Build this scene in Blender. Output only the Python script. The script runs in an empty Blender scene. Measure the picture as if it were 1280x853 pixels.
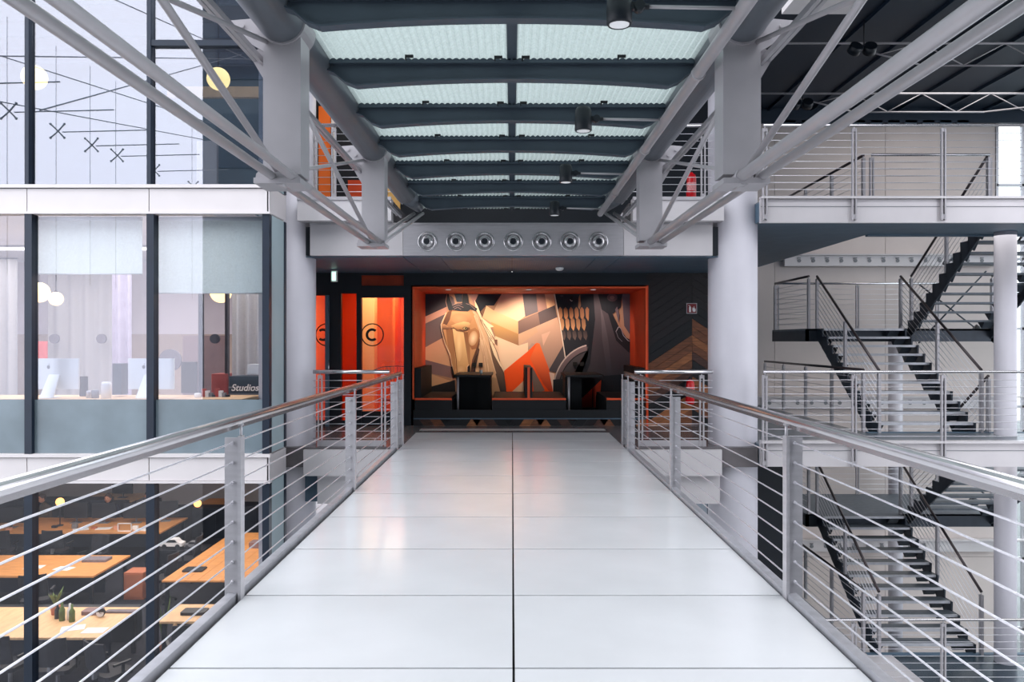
import bpy, math, random
from mathutils import Vector, Matrix
random.seed(7)
S = bpy.context.scene
COL = S.collection

# ------------------------------------------------------------------ camera, world, lights, exposure
F = 995.0
cam_d = bpy.data.cameras.new('camera')
cam_d.sensor_width = 36.0
cam_d.lens = F / 1280 * 36
cam_d.clip_start = 0.05
cam = bpy.data.objects.new('camera', cam_d)
COL.objects.link(cam)
cam.location = (0, 0, 1.6)
cam.rotation_euler = (math.pi / 2, 0, 0)
S.camera = cam
S.view_settings.view_transform = 'Standard'
S.view_settings.look = 'None'
S.view_settings.gamma = 1
S.view_settings.use_curve_mapping = False
S.view_settings.exposure = 0.78
W = bpy.data.worlds.new('overcast'); S.world = W
W.use_nodes = True
nt = W.node_tree
bg = nt.nodes['Background']
tc = nt.nodes.new('ShaderNodeTexCoord'); sep = nt.nodes.new('ShaderNodeSeparateXYZ')
rp = nt.nodes.new('ShaderNodeValToRGB')
nt.links.new(tc.outputs['Generated'], sep.inputs[0]); nt.links.new(sep.outputs['Z'], rp.inputs[0])
rp.color_ramp.elements[0].position = 0.0; rp.color_ramp.elements[0].color = (0.80, 0.81, 0.90, 1)
rp.color_ramp.elements[1].position = 0.6; rp.color_ramp.elements[1].color = (0.93, 0.95, 1.0, 1)
nt.links.new(rp.outputs[0], bg.inputs[0])
bg.inputs[1].default_value = 2.3
try:
    S.cycles.use_denoising = True
    S.cycles.max_bounces = 8; S.cycles.diffuse_bounces = 4; S.cycles.glossy_bounces = 4
    S.cycles.transparent_max_bounces = 16; S.cycles.transmission_bounces = 4
    S.cycles.sample_clamp_indirect = 6; S.cycles.caustics_reflective = False; S.cycles.caustics_refractive = False
except Exception:
    pass

def area(name, loc, sx, sy, power, col, rot=(0, 0, 0)):
    l = bpy.data.lights.new(name, 'AREA'); l.shape = 'RECTANGLE'; l.size = sx; l.size_y = sy
    l.energy = power; l.color = col
    o = bpy.data.objects.new(name, l); o.location = loc; o.rotation_euler = rot; COL.objects.link(o)
    return o
def spot(name, loc, to, power, col, angle, blend=0.6):
    l = bpy.data.lights.new(name, 'SPOT'); l.energy = power; l.color = col; l.spot_size = math.radians(angle)
    l.spot_blend = blend; l.shadow_soft_size = 0.04
    o = bpy.data.objects.new(name, l); o.location = loc
    o.rotation_euler = (Vector(to) - Vector(loc)).to_track_quat('-Z', 'Y').to_euler(); COL.objects.link(o)
    return o
# fill light added under the office ceilings (added luminaires are built further down)
area('lower_office_fill_light', (-8.0, 15.5, -0.50), 6.0, 7.0, 235, (1.0, 0.93, 0.86))
area('middle_office_fill_light', (-7.0, 13.4, 3.22), 6.6, 4.0, 185, (1.0, 0.95, 0.92))
area('upper_office_fill_light', (-7.0, 14.2, 7.2), 6.0, 4.0, 70, (1.0, 0.95, 0.92))
# the lit room behind the glass door
area('orange_room_lamp_light', (-2.7, 16.5, 2.74), 1.3, 2.0, 32, (1.0, 0.88, 0.72))
area('upper_lobby_lamp_light', (-2.6, 14.2, 6.3), 1.5, 1.0, 9, (1.0, 0.85, 0.70))
# stair hall: gallery luminaires and added unseen fill lights
area('hall_fill_light', (9.6, 16.8, 7.1), 3.0, 2.0, 36, (1.0, 0.95, 0.92))  # unseen fill added to brighten the upper hall
for z_ in (3.34, -0.32): area('gallery_lamp_light', (7.6, 13.0, z_), 6.0, 0.5, 10, (1.0, 0.96, 0.94))
for z_ in (1.5, -2.2): area('end_wall_fill_light', (8.0, 17.0, z_), 3.4, 1.4, 14, (1.0, 0.96, 0.94))  # unseen fill added to brighten the end wall
# the niche downlights
spot('niche_downlight_light', (-1.15, 16.15, 2.56), (-1.0, 17.1, 1.55), 50, (1.0, 0.80, 0.58), 105)
spot('niche_downlight_light', (0.34, 16.15, 2.56), (0.34, 17.1, 1.45), 62, (1.0, 0.78, 0.58), 105)
spot('niche_downlight_light', (1.8, 16.15, 2.56), (1.9, 17.1, 1.5), 20, (1.0, 0.80, 0.66), 100)

# ------------------------------------------------------------------ materials
def lin(c):
    return tuple(((v / 255) / 12.92 if v / 255 <= 0.04045 else ((v / 255 + 0.055) / 1.055) ** 2.4) for v in c)
MATS = {}
def mat(name, rgb, rough=0.5, metal=0.0, var=0.05, scale=6.0, bump=0.0, stretch=None, emit=None, spec=0.5):
    m = bpy.data.materials.new(name); m.use_nodes = True
    n = m.node_tree; b = n.nodes['Principled BSDF']
    c = lin(rgb)
    t = n.nodes.new('ShaderNodeTexCoord'); mp = n.nodes.new('ShaderNodeMapping')
    nz = n.nodes.new('ShaderNodeTexNoise'); nz.inputs['Scale'].default_value = scale; nz.inputs['Detail'].default_value = 4
    n.links.new(t.outputs['Object'], mp.inputs[0]); n.links.new(mp.outputs[0], nz.inputs['Vector'])
    if stretch: mp.inputs['Scale'].default_value = stretch
    r = n.nodes.new('ShaderNodeValToRGB')
    r.color_ramp.elements[0].position = 0.3; r.color_ramp.elements[1].position = 0.7
    r.color_ramp.elements[0].color = tuple(v * (1 - var * 2) for v in c) + (1,)
    r.color_ramp.elements[1].color = tuple(min(1, v * (1 + var * 2)) for v in c) + (1,)
    n.links.new(nz.outputs['Fac'], r.inputs[0]); n.links.new(r.outputs[0], b.inputs['Base Color'])
    b.inputs['Roughness'].default_value = rough; b.inputs['Metallic'].default_value = metal
    b.inputs['Specular IOR Level'].default_value = spec
    if bump:
        bp = n.nodes.new('ShaderNodeBump'); bp.inputs['Strength'].default_value = bump
        n.links.new(nz.outputs['Fac'], bp.inputs['Height']); n.links.new(bp.outputs[0], b.inputs['Normal'])
    if emit:
        b.inputs['Emission Color'].default_value = lin(rgb) + (1,); b.inputs['Emission Strength'].default_value = emit
    MATS[name] = m
    return m
def glass(name, tint, refl, rough=0.0, tr=1.0):
    m = bpy.data.materials.new(name); m.use_nodes = True; n = m.node_tree
    for x in list(n.nodes):
        if x.type != 'OUTPUT_MATERIAL': n.nodes.remove(x)
    out = n.nodes['Material Output']
    a = n.nodes.new('ShaderNodeBsdfTransparent'); a.inputs[0].default_value = lin(tint) + (1,)
    g = n.nodes.new('ShaderNodeBsdfGlossy'); g.inputs['Roughness'].default_value = rough
    g.inputs[0].default_value = (0.93, 0.92, 0.98, 1)
    x = n.nodes.new('ShaderNodeMixShader'); x.inputs[0].default_value = refl
    n.links.new(a.outputs[0], x.inputs[1]); n.links.new(g.outputs[0], x.inputs[2]); n.links.new(x.outputs[0], out.inputs[0])
    MATS[name] = m; return m
def translucent(name, rgb, fac, rough_trans=True):
    m = bpy.data.materials.new(name); m.use_nodes = True; n = m.node_tree
    for x in list(n.nodes):
        if x.type != 'OUTPUT_MATERIAL': n.nodes.remove(x)
    out = n.nodes['Material Output']; c = lin(rgb)
    t = n.nodes.new('ShaderNodeTexCoord'); nz = n.nodes.new('ShaderNodeTexNoise'); nz.inputs['Scale'].default_value = 40
    n.links.new(t.outputs['Object'], nz.inputs['Vector'])
    r = n.nodes.new('ShaderNodeValToRGB'); r.color_ramp.elements[0].color = tuple(v * .8 for v in c) + (1,)
    r.color_ramp.elements[1].color = tuple(min(1, v * 1.15) for v in c) + (1,)
    n.links.new(nz.outputs['Fac'], r.inputs[0])
    d = n.nodes.new('ShaderNodeBsdfDiffuse'); l = n.nodes.new('ShaderNodeBsdfTranslucent')
    n.links.new(r.outputs[0], d.inputs[0]); n.links.new(r.outputs[0], l.inputs[0])
    x = n.nodes.new('ShaderNodeMixShader'); x.inputs[0].default_value = fac
    n.links.new(d.outputs[0], x.inputs[1]); n.links.new(l.outputs[0], x.inputs[2]); n.links.new(x.outputs[0], out.inputs[0])
    MATS[name] = m; return m

STEEL = mat('grey_painted_steel', (176, 173, 177), 0.38, 0.25, 0.03, 3, 0.02)
COLUMN = mat('column_paint', (196, 194, 202), 0.45, 0.0, 0.02, 2)
PLATE = mat('brushed_plate', (186, 184, 188), 0.35, 0.45, 0.03, 5, 0.0, (1, 1, 8))
INOX = mat('stainless_tube', (206, 204, 206), 0.2, 0.88, 0.0, 8)
CABLE = mat('stainless_cable', (214, 212, 218), 0.35, 0.6, 0.05, 40)
BEAM = mat('shaded_steel_beam', (66, 78, 90), 0.5, 0.1, 0.04, 4)  # the steel's grey paint, darkened to hold the shade under the bridge
TUBE = mat('roof_tube_paint', (96, 102, 110), 0.4, 0.2, 0.04, 3)
DARK = mat('near_black_paint', (16, 24, 33), 0.45, 0.0, 0.1, 3)
SOFFIT = mat('dark_soffit', (84, 106, 124), 0.5, 0.0, 0.05, 3)
NAVY = mat('navy_mullion', (22, 34, 50), 0.4, 0.2, 0.06, 5)
WHITEP = mat('white_cladding', (208, 203, 204), 0.4, 0.0, 0.015, 2)
OFFW = mat('offwhite_fascia', (205, 201, 203), 0.35, 0.25, 0.02, 2)
DECKG = mat('white_deck_glass', (214, 215, 218), 0.16, 0.0, 0.025, 1.2)
GAP = mat('black_joint', (18, 20, 24), 0.7)
KERB = mat('kerb_metal', (178, 178, 184), 0.35, 0.5, 0.05, 12)
TAUPE = mat('taupe_wall', (214, 202, 197), 0.7, 0.0, 0.03, 0.8)
HCEIL = mat('hall_ceiling', (24, 42, 60), 0.6, 0.0, 0.05, 1)
STAIR = mat('stair_steel', (52, 60, 70), 0.45, 0.3, 0.08, 6)
TREAD = mat('tread_steel', (96, 104, 112), 0.45, 0.3, 0.08, 10)
NOSE = mat('tread_nosing', (190, 192, 198), 0.4, 0.3, 0.05, 10)
RAILD = mat('dark_handrail', (74, 66, 68), 0.3, 0.5, 0.05, 10)
SLABF = mat('slab_floor', (96, 104, 112), 0.3, 0.0, 0.08, 2)
LANDF = mat('landing_floor', (98, 94, 96), 0.25, 0.0, 0.1, 3)
ORANGE = mat('orange_paint', (214, 72, 26), 0.55, 0.0, 0.05, 2)
ORANGE2 = mat('orange_trim', (236, 92, 48), 0.5, 0.0, 0.03, 4)
ROOMO = mat('room_orange', (255, 124, 44), 0.7, 0.0, 0.03, 1)
ROOMC = mat('room_cream', (255, 200, 120), 0.7, 0.0, 0.03, 1)
BLACKS = mat('black_seat', (9, 14, 20), 0.6, 0.0, 0.1, 6)
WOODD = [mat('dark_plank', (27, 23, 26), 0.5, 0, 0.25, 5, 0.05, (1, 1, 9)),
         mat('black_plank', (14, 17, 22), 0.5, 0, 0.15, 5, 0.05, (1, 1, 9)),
         mat('brown_plank', (112, 68, 44), 0.5, 0, 0.25, 5, 0.05, (1, 1, 9)),
         mat('tan_plank', (146, 92, 56), 0.5, 0, 0.22, 5, 0.05, (1, 1, 9)),
         mat('mid_plank', (72, 46, 38), 0.5, 0, 0.25, 5, 0.05, (1, 1, 9))]
DESKW = mat('desk_wood', (216, 152, 90), 0.4, 0, 0.08, 3, 0.02, (1, 6, 1))
DESKL = mat('desk_pale_wood', (226, 184, 136), 0.45, 0, 0.06, 3, 0.02, (6, 1, 1))
CARPET = mat('dark_carpet', (26, 30, 42), 0.9, 0, 0.25, 14, 0.1)
OWALL = mat('office_wall', (206, 202, 204), 0.8, 0, 0.03, 1)
OCEIL = mat('office_ceiling', (200, 202, 200), 0.8, 0, 0.03, 1)
CHAIRB = mat('black_mesh', (24, 27, 36), 0.7, 0, 0.2, 20)
CHAIRG = mat('grey_chair_fabric', (120, 112, 118), 0.8, 0, 0.1, 20)
ALU = mat('silver_monitor', (226, 230, 230), 0.3, 0.3, 0.02, 3)
GREY = mat('mid_grey', (120, 122, 126), 0.5)
WHITE = mat('white_plastic', (236, 236, 236), 0.5, 0, 0.02)
RED = mat('extinguisher_red', (214, 24, 34), 0.3, 0, 0.04)
BLIND = translucent('blind_fabric', (226, 238, 234), 0.35)
CURT = translucent('curtain_fabric', (206, 204, 204), 0.3)
CORR = translucent('corrugated_panel', (166, 178, 176), 0.5)
GLASSF = glass('facade_glass', (234, 236, 240), 0.075)
GLASSU = glass('upper_facade_glass', (206, 214, 222), 0.19)
GLASSL = glass('lower_facade_glass', (244, 244, 246), 0.035)
GLASSC = glass('clear_glass', (235, 240, 240), 0.08)
FROST = mat('frosted_panel', (112, 126, 134), 0.25, 0, 0.08, 1.5)
LAMPW = mat('globe_glow', (255, 214, 140), 0.5, 0, 0, 1, emit=2.2)
LAMPO = mat('warm_bulb', (255, 170, 90), 0.5, 0, 0, 1, emit=2.5)
LAMPC = mat('ceiling_panel_glow', (255, 248, 240), 0.5, 0, 0, 1, emit=2.0)
LENS = mat('spot_lens', (225, 228, 232), 0.2, 0.2, 0.02, emit=0.25)
EXITG = mat('exit_glow', (190, 235, 215), 0.5, 0, 0, 1, emit=1.0)
SKIN = mat('skin', (206, 150, 122), 0.6); HAIR = mat('brown_hair', (54, 36, 28), 0.8, 0, 0.2, 30)
SHIRTN = mat('navy_shirt', (26, 32, 54), 0.8, 0, 0.1, 20); SHIRTB = mat('olive_brown_shirt', (84, 70, 56), 0.8, 0, 0.1, 20)
BRICKO = mat('orange_box', (176, 108, 78), 0.7)
PLANT = mat('leaf_green', (96, 118, 60), 0.6, 0, 0.2, 10)
GROUND = mat('ground_paving', (128, 130, 130), 0.9, 0, 0.1, 0.5)
FARB = mat('far_building', (62, 70, 78), 0.7, 0, 0.15, 0.4)
REDC = mat('red_cabinet', (168, 70, 60), 0.6); BRN = mat('brown_panel', (136, 112, 112), 0.7)
TEAL = mat('teal_wall', (70, 98, 108), 0.6, 0, 0.08, 1)

# ------------------------------------------------------------------ mesh helpers
class MB:
    def __init__(s): s.v = []; s.f = []; s.sm = []; s.mi = []
    def face(s, idx, m=0, smooth=False): s.f.append(idx); s.mi.append(m); s.sm.append(smooth)
    def hexa(s, p, m=0):
        b = len(s.v); s.v += [tuple(q) for q in p]
        for q in ((0, 3, 2, 1), (4, 5, 6, 7), (0, 1, 5, 4), (1, 2, 6, 5), (2, 3, 7, 6), (3, 0, 4, 7)):
            s.face([b + i for i in q], m)
        return s
    def box(s, x0, x1, y0, y1, z0, z1, m=0):
        return s.hexa([(x0, y0, z0), (x1, y0, z0), (x1, y1, z0), (x0, y1, z0), (x0, y0, z1), (x1, y0, z1), (x1, y1, z1), (x0, y1, z1)], m)
    def bevbox(s, x0, x1, y0, y1, z0, z1, c, m=0):   # chamfered in plan
        return s.prism([(x0 + c, y0), (x1 - c, y0), (x1, y0 + c), (x1, y1 - c), (x1 - c, y1), (x0 + c, y1), (x0, y1 - c), (x0, y0 + c)], 'z', z0, z1, m)
    def prism(s, poly, ax, a0, a1, m=0, smooth=False):
        n = len(poly); b = len(s.v)
        def P(u, w, a): return {'z': (u, w, a), 'y': (u, a, w), 'x': (a, u, w)}[ax]
        s.v += [P(u, w, a0) for u, w in poly] + [P(u, w, a1) for u, w in poly]
        s.face(list(range(b, b + n))[::-1], m); s.face(list(range(b + n, b + 2 * n)), m)
        for i in range(n):
            j = (i + 1) % n; s.face([b + i, b + j, b + n + j, b + n + i], m, smooth)
        return s
    def cyl(s, p, q, r, n=10, r2=None, m=0, cap=True):
        p = Vector(p); q = Vector(q); d = (q - p).normalized(); r2 = r if r2 is None else r2
        u = d.orthogonal().normalized(); w = d.cross(u); b = len(s.v)
        for c, rr in ((p, r), (q, r2)):
            for i in range(n):
                a = 2 * math.pi * i / n
                s.v.append(tuple(c + (u * math.cos(a) + w * math.sin(a)) * rr))
        for i in range(n):
            j = (i + 1) % n; s.face([b + i, b + j, b + n + j, b + n + i], m, n > 5)
        if cap: s.face(list(range(b, b + n))[::-1], m); s.face(list(range(b + n, b + 2 * n)), m)
        return s
    def tube(s, pts, r, n=8, m=0):
        for a, b in zip(pts[:-1], pts[1:]): s.cyl(a, b, r, n, m=m)
        for a in pts[1:-1]: s.ball(a, r * 1.0, n, 4, m)
        return s
    def ball(s, c, r, n=16, k=8, m=0, sq=(1, 1, 1)):
        b = len(s.v); c = Vector(c)
        for j in range(k + 1):
            t = math.pi * j / k
            for i in range(n):
                a = 2 * math.pi * i / n
                s.v.append((c.x + r * sq[0] * math.sin(t) * math.cos(a), c.y + r * sq[1] * math.sin(t) * math.sin(a), c.z + r * sq[2] * math.cos(t)))
        for j in range(k):
            for i in range(n):
                i2 = (i + 1) % n
                s.face([b + j * n + i, b + (j + 1) * n + i, b + (j + 1) * n + i2, b + j * n + i2], m, True)
        return s
    def lathe(s, prof, c, ax='z', n=20, m=0):   # prof: (radius, height) pairs
        b = len(s.v); c = Vector(c)
        for r, h in prof:
            for i in range(n):
                a = 2 * math.pi * i / n; x = r * math.cos(a); y = r * math.sin(a)
                s.v.append(tuple(c + (Vector((x, y, h)) if ax == 'z' else Vector((x, -h, y)))))
        for j in range(len(prof) - 1):
            for i in range(n):
                i2 = (i + 1) % n
                s.face([b + j * n + i, b + j * n + i2, b + (j + 1) * n + i2, b + (j + 1) * n + i], m, True)
        return s
    def build(s, name, mats, parent=None, local=False):
        me = bpy.data.meshes.new(name)
        v = s.v
        if parent is not None and not local:
            L = Vector((0, 0, 0)); q = parent
            while q is not None: L += q.location; q = q.parent
            v = [(a - L.x, b - L.y, c - L.z) for a, b, c in v]
        me.from_pydata(v, [], s.f)
        for m in (mats if isinstance(mats, (list, tuple)) else [mats]): me.materials.append(m)
        me.polygons.foreach_set('material_index', s.mi); me.polygons.foreach_set('use_smooth', s.sm)
        me.update()
        o = bpy.data.objects.new(name, me); COL.objects.link(o); o.parent = parent
        return o
def tag(o, label=None, cat=None, group=None, kind=None):
    if label: o['label'] = label
    if cat: o['category'] = cat
    if group: o['group'] = group
    if kind: o['kind'] = kind
    return o
def thing(name, label, cat, loc=(0, 0, 0), group=None, kind=None):
    o = bpy.data.objects.new(name, None); COL.objects.link(o); o.location = loc; o.empty_display_size = 0.1
    return tag(o, label, cat, group, kind)
def struct(name, label=None, loc=(0, 0, 0)):
    return thing(name, label, None, loc, None, 'structure')
def copy_part(o, parent=None, loc=None, name=None):
    c = o.copy(); COL.objects.link(c)
    if parent is not None: c.parent = parent
    if loc is not None: c.location = loc
    return c
def copy_tree(root, loc, rz=None, label=None, group=None):
    r = root.copy(); COL.objects.link(r); r.location = loc
    if rz is not None: r.rotation_euler = (0, 0, rz)
    if label: r['label'] = label
    if group: r['group'] = group
    for ch in list(root.children):
        c = ch.copy(); COL.objects.link(c); c.parent = r
        for g in list(ch.children):
            d = g.copy(); COL.objects.link(d); d.parent = c
    return r
def B(name, m, parent, *a): return MB().box(*a).build(name, m, parent)
def at(px, py, Y): return Vector(((px - 640) * Y / F, Y, 1.6 + (426.8 - py) * Y / F))

# ------------------------------------------------------------------ the footbridge deck
TY = [3.89 + 1.112 * k for k in range(-6, 10)]           # joints between the rows of deck panels
deck = struct('floor', 'footbridge deck of white glass panels', (0, 5, 0))
pane_me = {}
for k in range(len(TY) - 1):
    for sx in (0, 1):
        x0, x1 = ((-1.675, 0.002), (0.014, 1.69))[sx]
        if sx in pane_me:
            o = bpy.data.objects.new('floor_panel', pane_me[sx]); COL.objects.link(o); o.parent = deck
        else:
            o = MB().box(x0, x1, 0.009, 1.103, -0.03, 0.0).build('floor_panel', DECKG); pane_me[sx] = o.data; o.parent = deck
        o.location = (0, TY[k] - 5, 0.0)
m = MB(); m.box(-1.70, 1.715, TY[0] - .1, 13.95, -0.12, -0.034)
m.build('deck_bed', GAP, deck)
for s, x0 in ((-1, -1.765), (1, 1.705)):
    m = MB().box(x0, x0 + .06, -3, 12.0, -0.12, 0.035); m.build('deck_kerb', KERB, deck)
    m = MB().box(x0 - .02 if s < 0 else x0 + .03, x0 + .03 if s < 0 else x0 + .08, -3, 11.9, -0.42, -0.05); m.build('edge_beam', STEEL, deck)
for k in range(7):
    MB().box(-1.7, 1.7, 1.0 + 1.7 * k, 1.12 + 1.7 * k, -0.42, -0.13).build('cross_beam', BEAM, deck)

# ------------------------------------------------------------------ railings
def rail_post(mb, x, y, zb, zt, zh, w=.10, side=1, style='plate', d=(1, 0)):
    if style == 'plate':        # flat plate facing along the bridge with a bright edge flange
        xi = x - side * w / 2
        mb.box(x - w / 2, x + w / 2, y - .006, y + .006, zb, zt)
        mb.box(xi - .010, xi + .010, y - .035, y + .035, zb, zt + .01)
        mb.cyl((xi, y, zt), (xi, y, zh), .009, 6)
        mb.box(xi - .012, xi + .012, y - .02, y + .02, zh - .012, zh)
    else:                       # two slim flats with a slot between them
        ux, uy = d
        for e in (-1, 1):
            c = (x + ux * .026 * e, y + uy * .026 * e)
            hx = .010 if ux else .022; hy = .010 if uy else .022
            mb.box(c[0] - hx, c[0] + hx, c[1] - hy, c[1] + hy, zb, zt)
        hx = .03 if ux else .015; hy = .03 if uy else .015
        mb.box(x - hx, x + hx, y - hy, y + hy, zb + .02, zb + .09)
        mb.box(x - hx, x + hx, y - hy, y + hy, zt - .05, zt)
        mb.cyl((x, y, zt - .01), (x, y, zh), .009, 6)

def railing(name, label, A, Bp, ts, group=None, cables=8, h=1.12, z0=.105, z1=.967, style='flats', hr=.024, hm=None, drop=0.0, plate_m=None,
            pw=.10, side=1, kick=False, ext=(0, 0), cr=.0045):
    A = Vector(A); Bp = Vector(Bp)
    root = thing(name, label, 'railing', tuple(A), group)
    d = (Bp - A); dh = Vector((d.x, d.y, 0)).normalized()
    dn = d.normalized(); flat = (abs(dh.x) > .5 and (1, 0) or (0, 1))
    MB().tube([A + Vector((0, 0, h)) - dn * ext[0], Bp + Vector((0, 0, h)) + dn * ext[1]], hr, 14).build('handrail', hm or INOX, root)
    for t in ts:
        p = A + d * t
        mb = MB()
        rail_post(mb, p.x, p.y, p.z - drop, p.z + h - .05, p.z + h - hr * .6, pw, side, style, flat)
        po = mb.build('post', plate_m or STEEL, root)
    for k in range(cables):
        z = z0 + (z1 - z0) * k / (cables - 1)
        MB().cyl(A + Vector((0, 0, z)), Bp + Vector((0, 0, z)), cr, 6).build('cable', CABLE, root)
    if kick:
        MB().box(min(A.x, Bp.x) + .06, max(A.x, Bp.x) - .1, A.y - .01, A.y + .01, A.z + .0, A.z + .09).build('kick_plate', STEEL, root)
    return root

FIT = [None]
ts = [(y + 2.2) / 14.55 for y in (-2.19, 1.38, 4.95, 8.53, 11.7, 12.3)]
for s, lb in ((-1, 'left footbridge railing with steel plate posts, tubular handrail and eight cables'),
              (1, 'right footbridge railing with steel plate posts, tubular handrail and eight cables')):
    x = -1.735 if s < 0 else 1.755
    r = railing('bridge_railing', lb, (x, -2.2, 0), (x, 12.35, 0), [], 'footbridge railings', hr=.029, h=1.10, cr=.005)
    for t in ts:
        mb = MB(); yy = -2.2 + 14.55 * t
        rail_post(mb, x, yy, -.16, 1.0, 1.085, .10, s, 'plate')
        po = mb.build('post', PLATE, r)
        for k in range(8):
            z = .105 + (.967 - .105) * k / 7
            if FIT[0] is None: f = MB().cyl((0, -.03, 0), (0, .03, 0), .010, 8).build('cable_fitting', CABLE); FIT[0] = f.data
            else: f = bpy.data.objects.new('cable_fitting', FIT[0]); COL.objects.link(f)
            f.parent = po; f.location = Vector((x, yy, z)) - r.location
    # slim under-rail that carries the tube
    MB().box(x - .012, x + .012, -2.2, 12.35, 1.05, 1.075).build('rail_strip', INOX, r)
railing('landing_railing', 'short steel railing on the landing edge, left of the footbridge', (-3.02, 12.1, 0), (-1.86, 12.1, 0), (0.09, .92), 'landing railings', cables=9, h=1.13, z0=.12, z1=1.0, kick=True, hr=.03)
railing('landing_railing', 'short steel railing on the landing edge, right of the footbridge', (1.86, 12.1, 0), (3.05, 12.1, 0), (0.08, .86), 'landing railings', cables=9, h=1.13, z0=.12, z1=1.0, kick=True, hr=.03)
railing('landing_railing', 'upper landing railing before the orange doors, left above the fascia', (-3.02, 12.1, 3.75), (-1.6, 12.1, 3.75), (0.02, .22, .92), 'upper landing railings', cables=9, h=1.13, z0=.12, z1=1.0, hr=.03)
railing('landing_railing', 'upper landing railing above the fascia at right, extinguisher behind it', (1.6, 12.1, 3.75), (3.05, 12.1, 3.75), (0.08, .90), 'upper landing railings', cables=9, h=1.13, z0=.12, z1=1.0, hr=.03)

# ------------------------------------------------------------------ the bridge overhead: corrugated panels and arched cross beams
over = struct('ceiling', 'underside of the upper footbridge with corrugated panels between arched beams', (0, 5.94, 3.685))
bays = [5.94 + 1.112 * k for k in range(-7, 6)]
def corr(x0, x1, y0, y1, z):
    n = int(round((x1 - x0) / .0255)); mb = MB(); b = 0
    for i in range(n + 1):
        zz = z + (.018 if (i % 2) else 0)
        xx = x0 + (x1 - x0) * i / n
        mb.v += [(xx, y0, zz), (xx, y1, zz)]
    for i in range(n): mb.face([2 * i, 2 * i + 2, 2 * i + 3, 2 * i + 1])
    return mb
cl = corr(-1.40, -.035, 0, 1.06, 0).build('corrugated_sheet', CORR); cr_ = corr(.035, 1.40, 0, 1.06, 0).build('corrugated_sheet', CORR)
def beam_mb():
    m = MB(); N = 35
    def zb(x): return 3.553 - 3.685 - .062 * (x / 1.3) ** 2 + .15 * min(1, max(0, (abs(x) - 1.2) / .16))
    for i in range(N):
        xa = -1.40 + 2.80 * i / N; xb = -1.40 + 2.80 * (i + 1) / N
        za, zc = zb(xa), zb(xb)
        m.hexa([(xa, -.012, za), (xb, -.012, zc), (xb, .012, zc), (xa, .012, za), (xa, -.012, .0), (xb, -.012, 0), (xb, .012, 0), (xa, .012, 0)])
        m.hexa([(xa, -.045, za - .012), (xb, -.045, zc - .012), (xb, .045, zc - .012), (xa, .045, za - .012), (xa, -.045, za), (xb, -.045, zc), (xb, .045, zc), (xa, .045, za)])
    m.box(-1.42, 1.42, -.06, .06, -.028, -.010)
    m.box(-1.42, 1.42, -.045, .045, -.005, .012)
    return m
bm0 = beam_mb().build('cross_beam', BEAM)
clip0 = MB().box(-.03, .03, -.012, .012, -.012, .004).box(-.03, -.02, -.012, .012, -.03, .004).build('clip', GAP)
seam = MB().box(-.035, .035, bays[0], bays[-1] + 1.1, 3.69, 3.70).box(-.008, .008, bays[0], bays[-1] + 1.1, 3.675, 3.69).build('centre_seam', BEAM, over)
first = True
for k, y in enumerate(bays):
    for src in (cl, cr_):
        o = src if k == 0 else copy_part(src)
        o.parent = over; o.location = (0, y - 5.94 + .02, 0)
    o = bm0 if k == 0 else copy_part(bm0); o.parent = over; o.location = (0, y - 5.94, 0)
    for cx, cy in ((-.10, .12), (.10, .12), (-.10, 1.0), (.10, 1.0), (-.85, .12), (.95, .1), (-.75, .98), (.8, .98)):
        o = clip0 if first else copy_part(clip0); first = False
        o.parent = over; o.location = (cx, y - 5.94 + cy, -.002)

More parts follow.
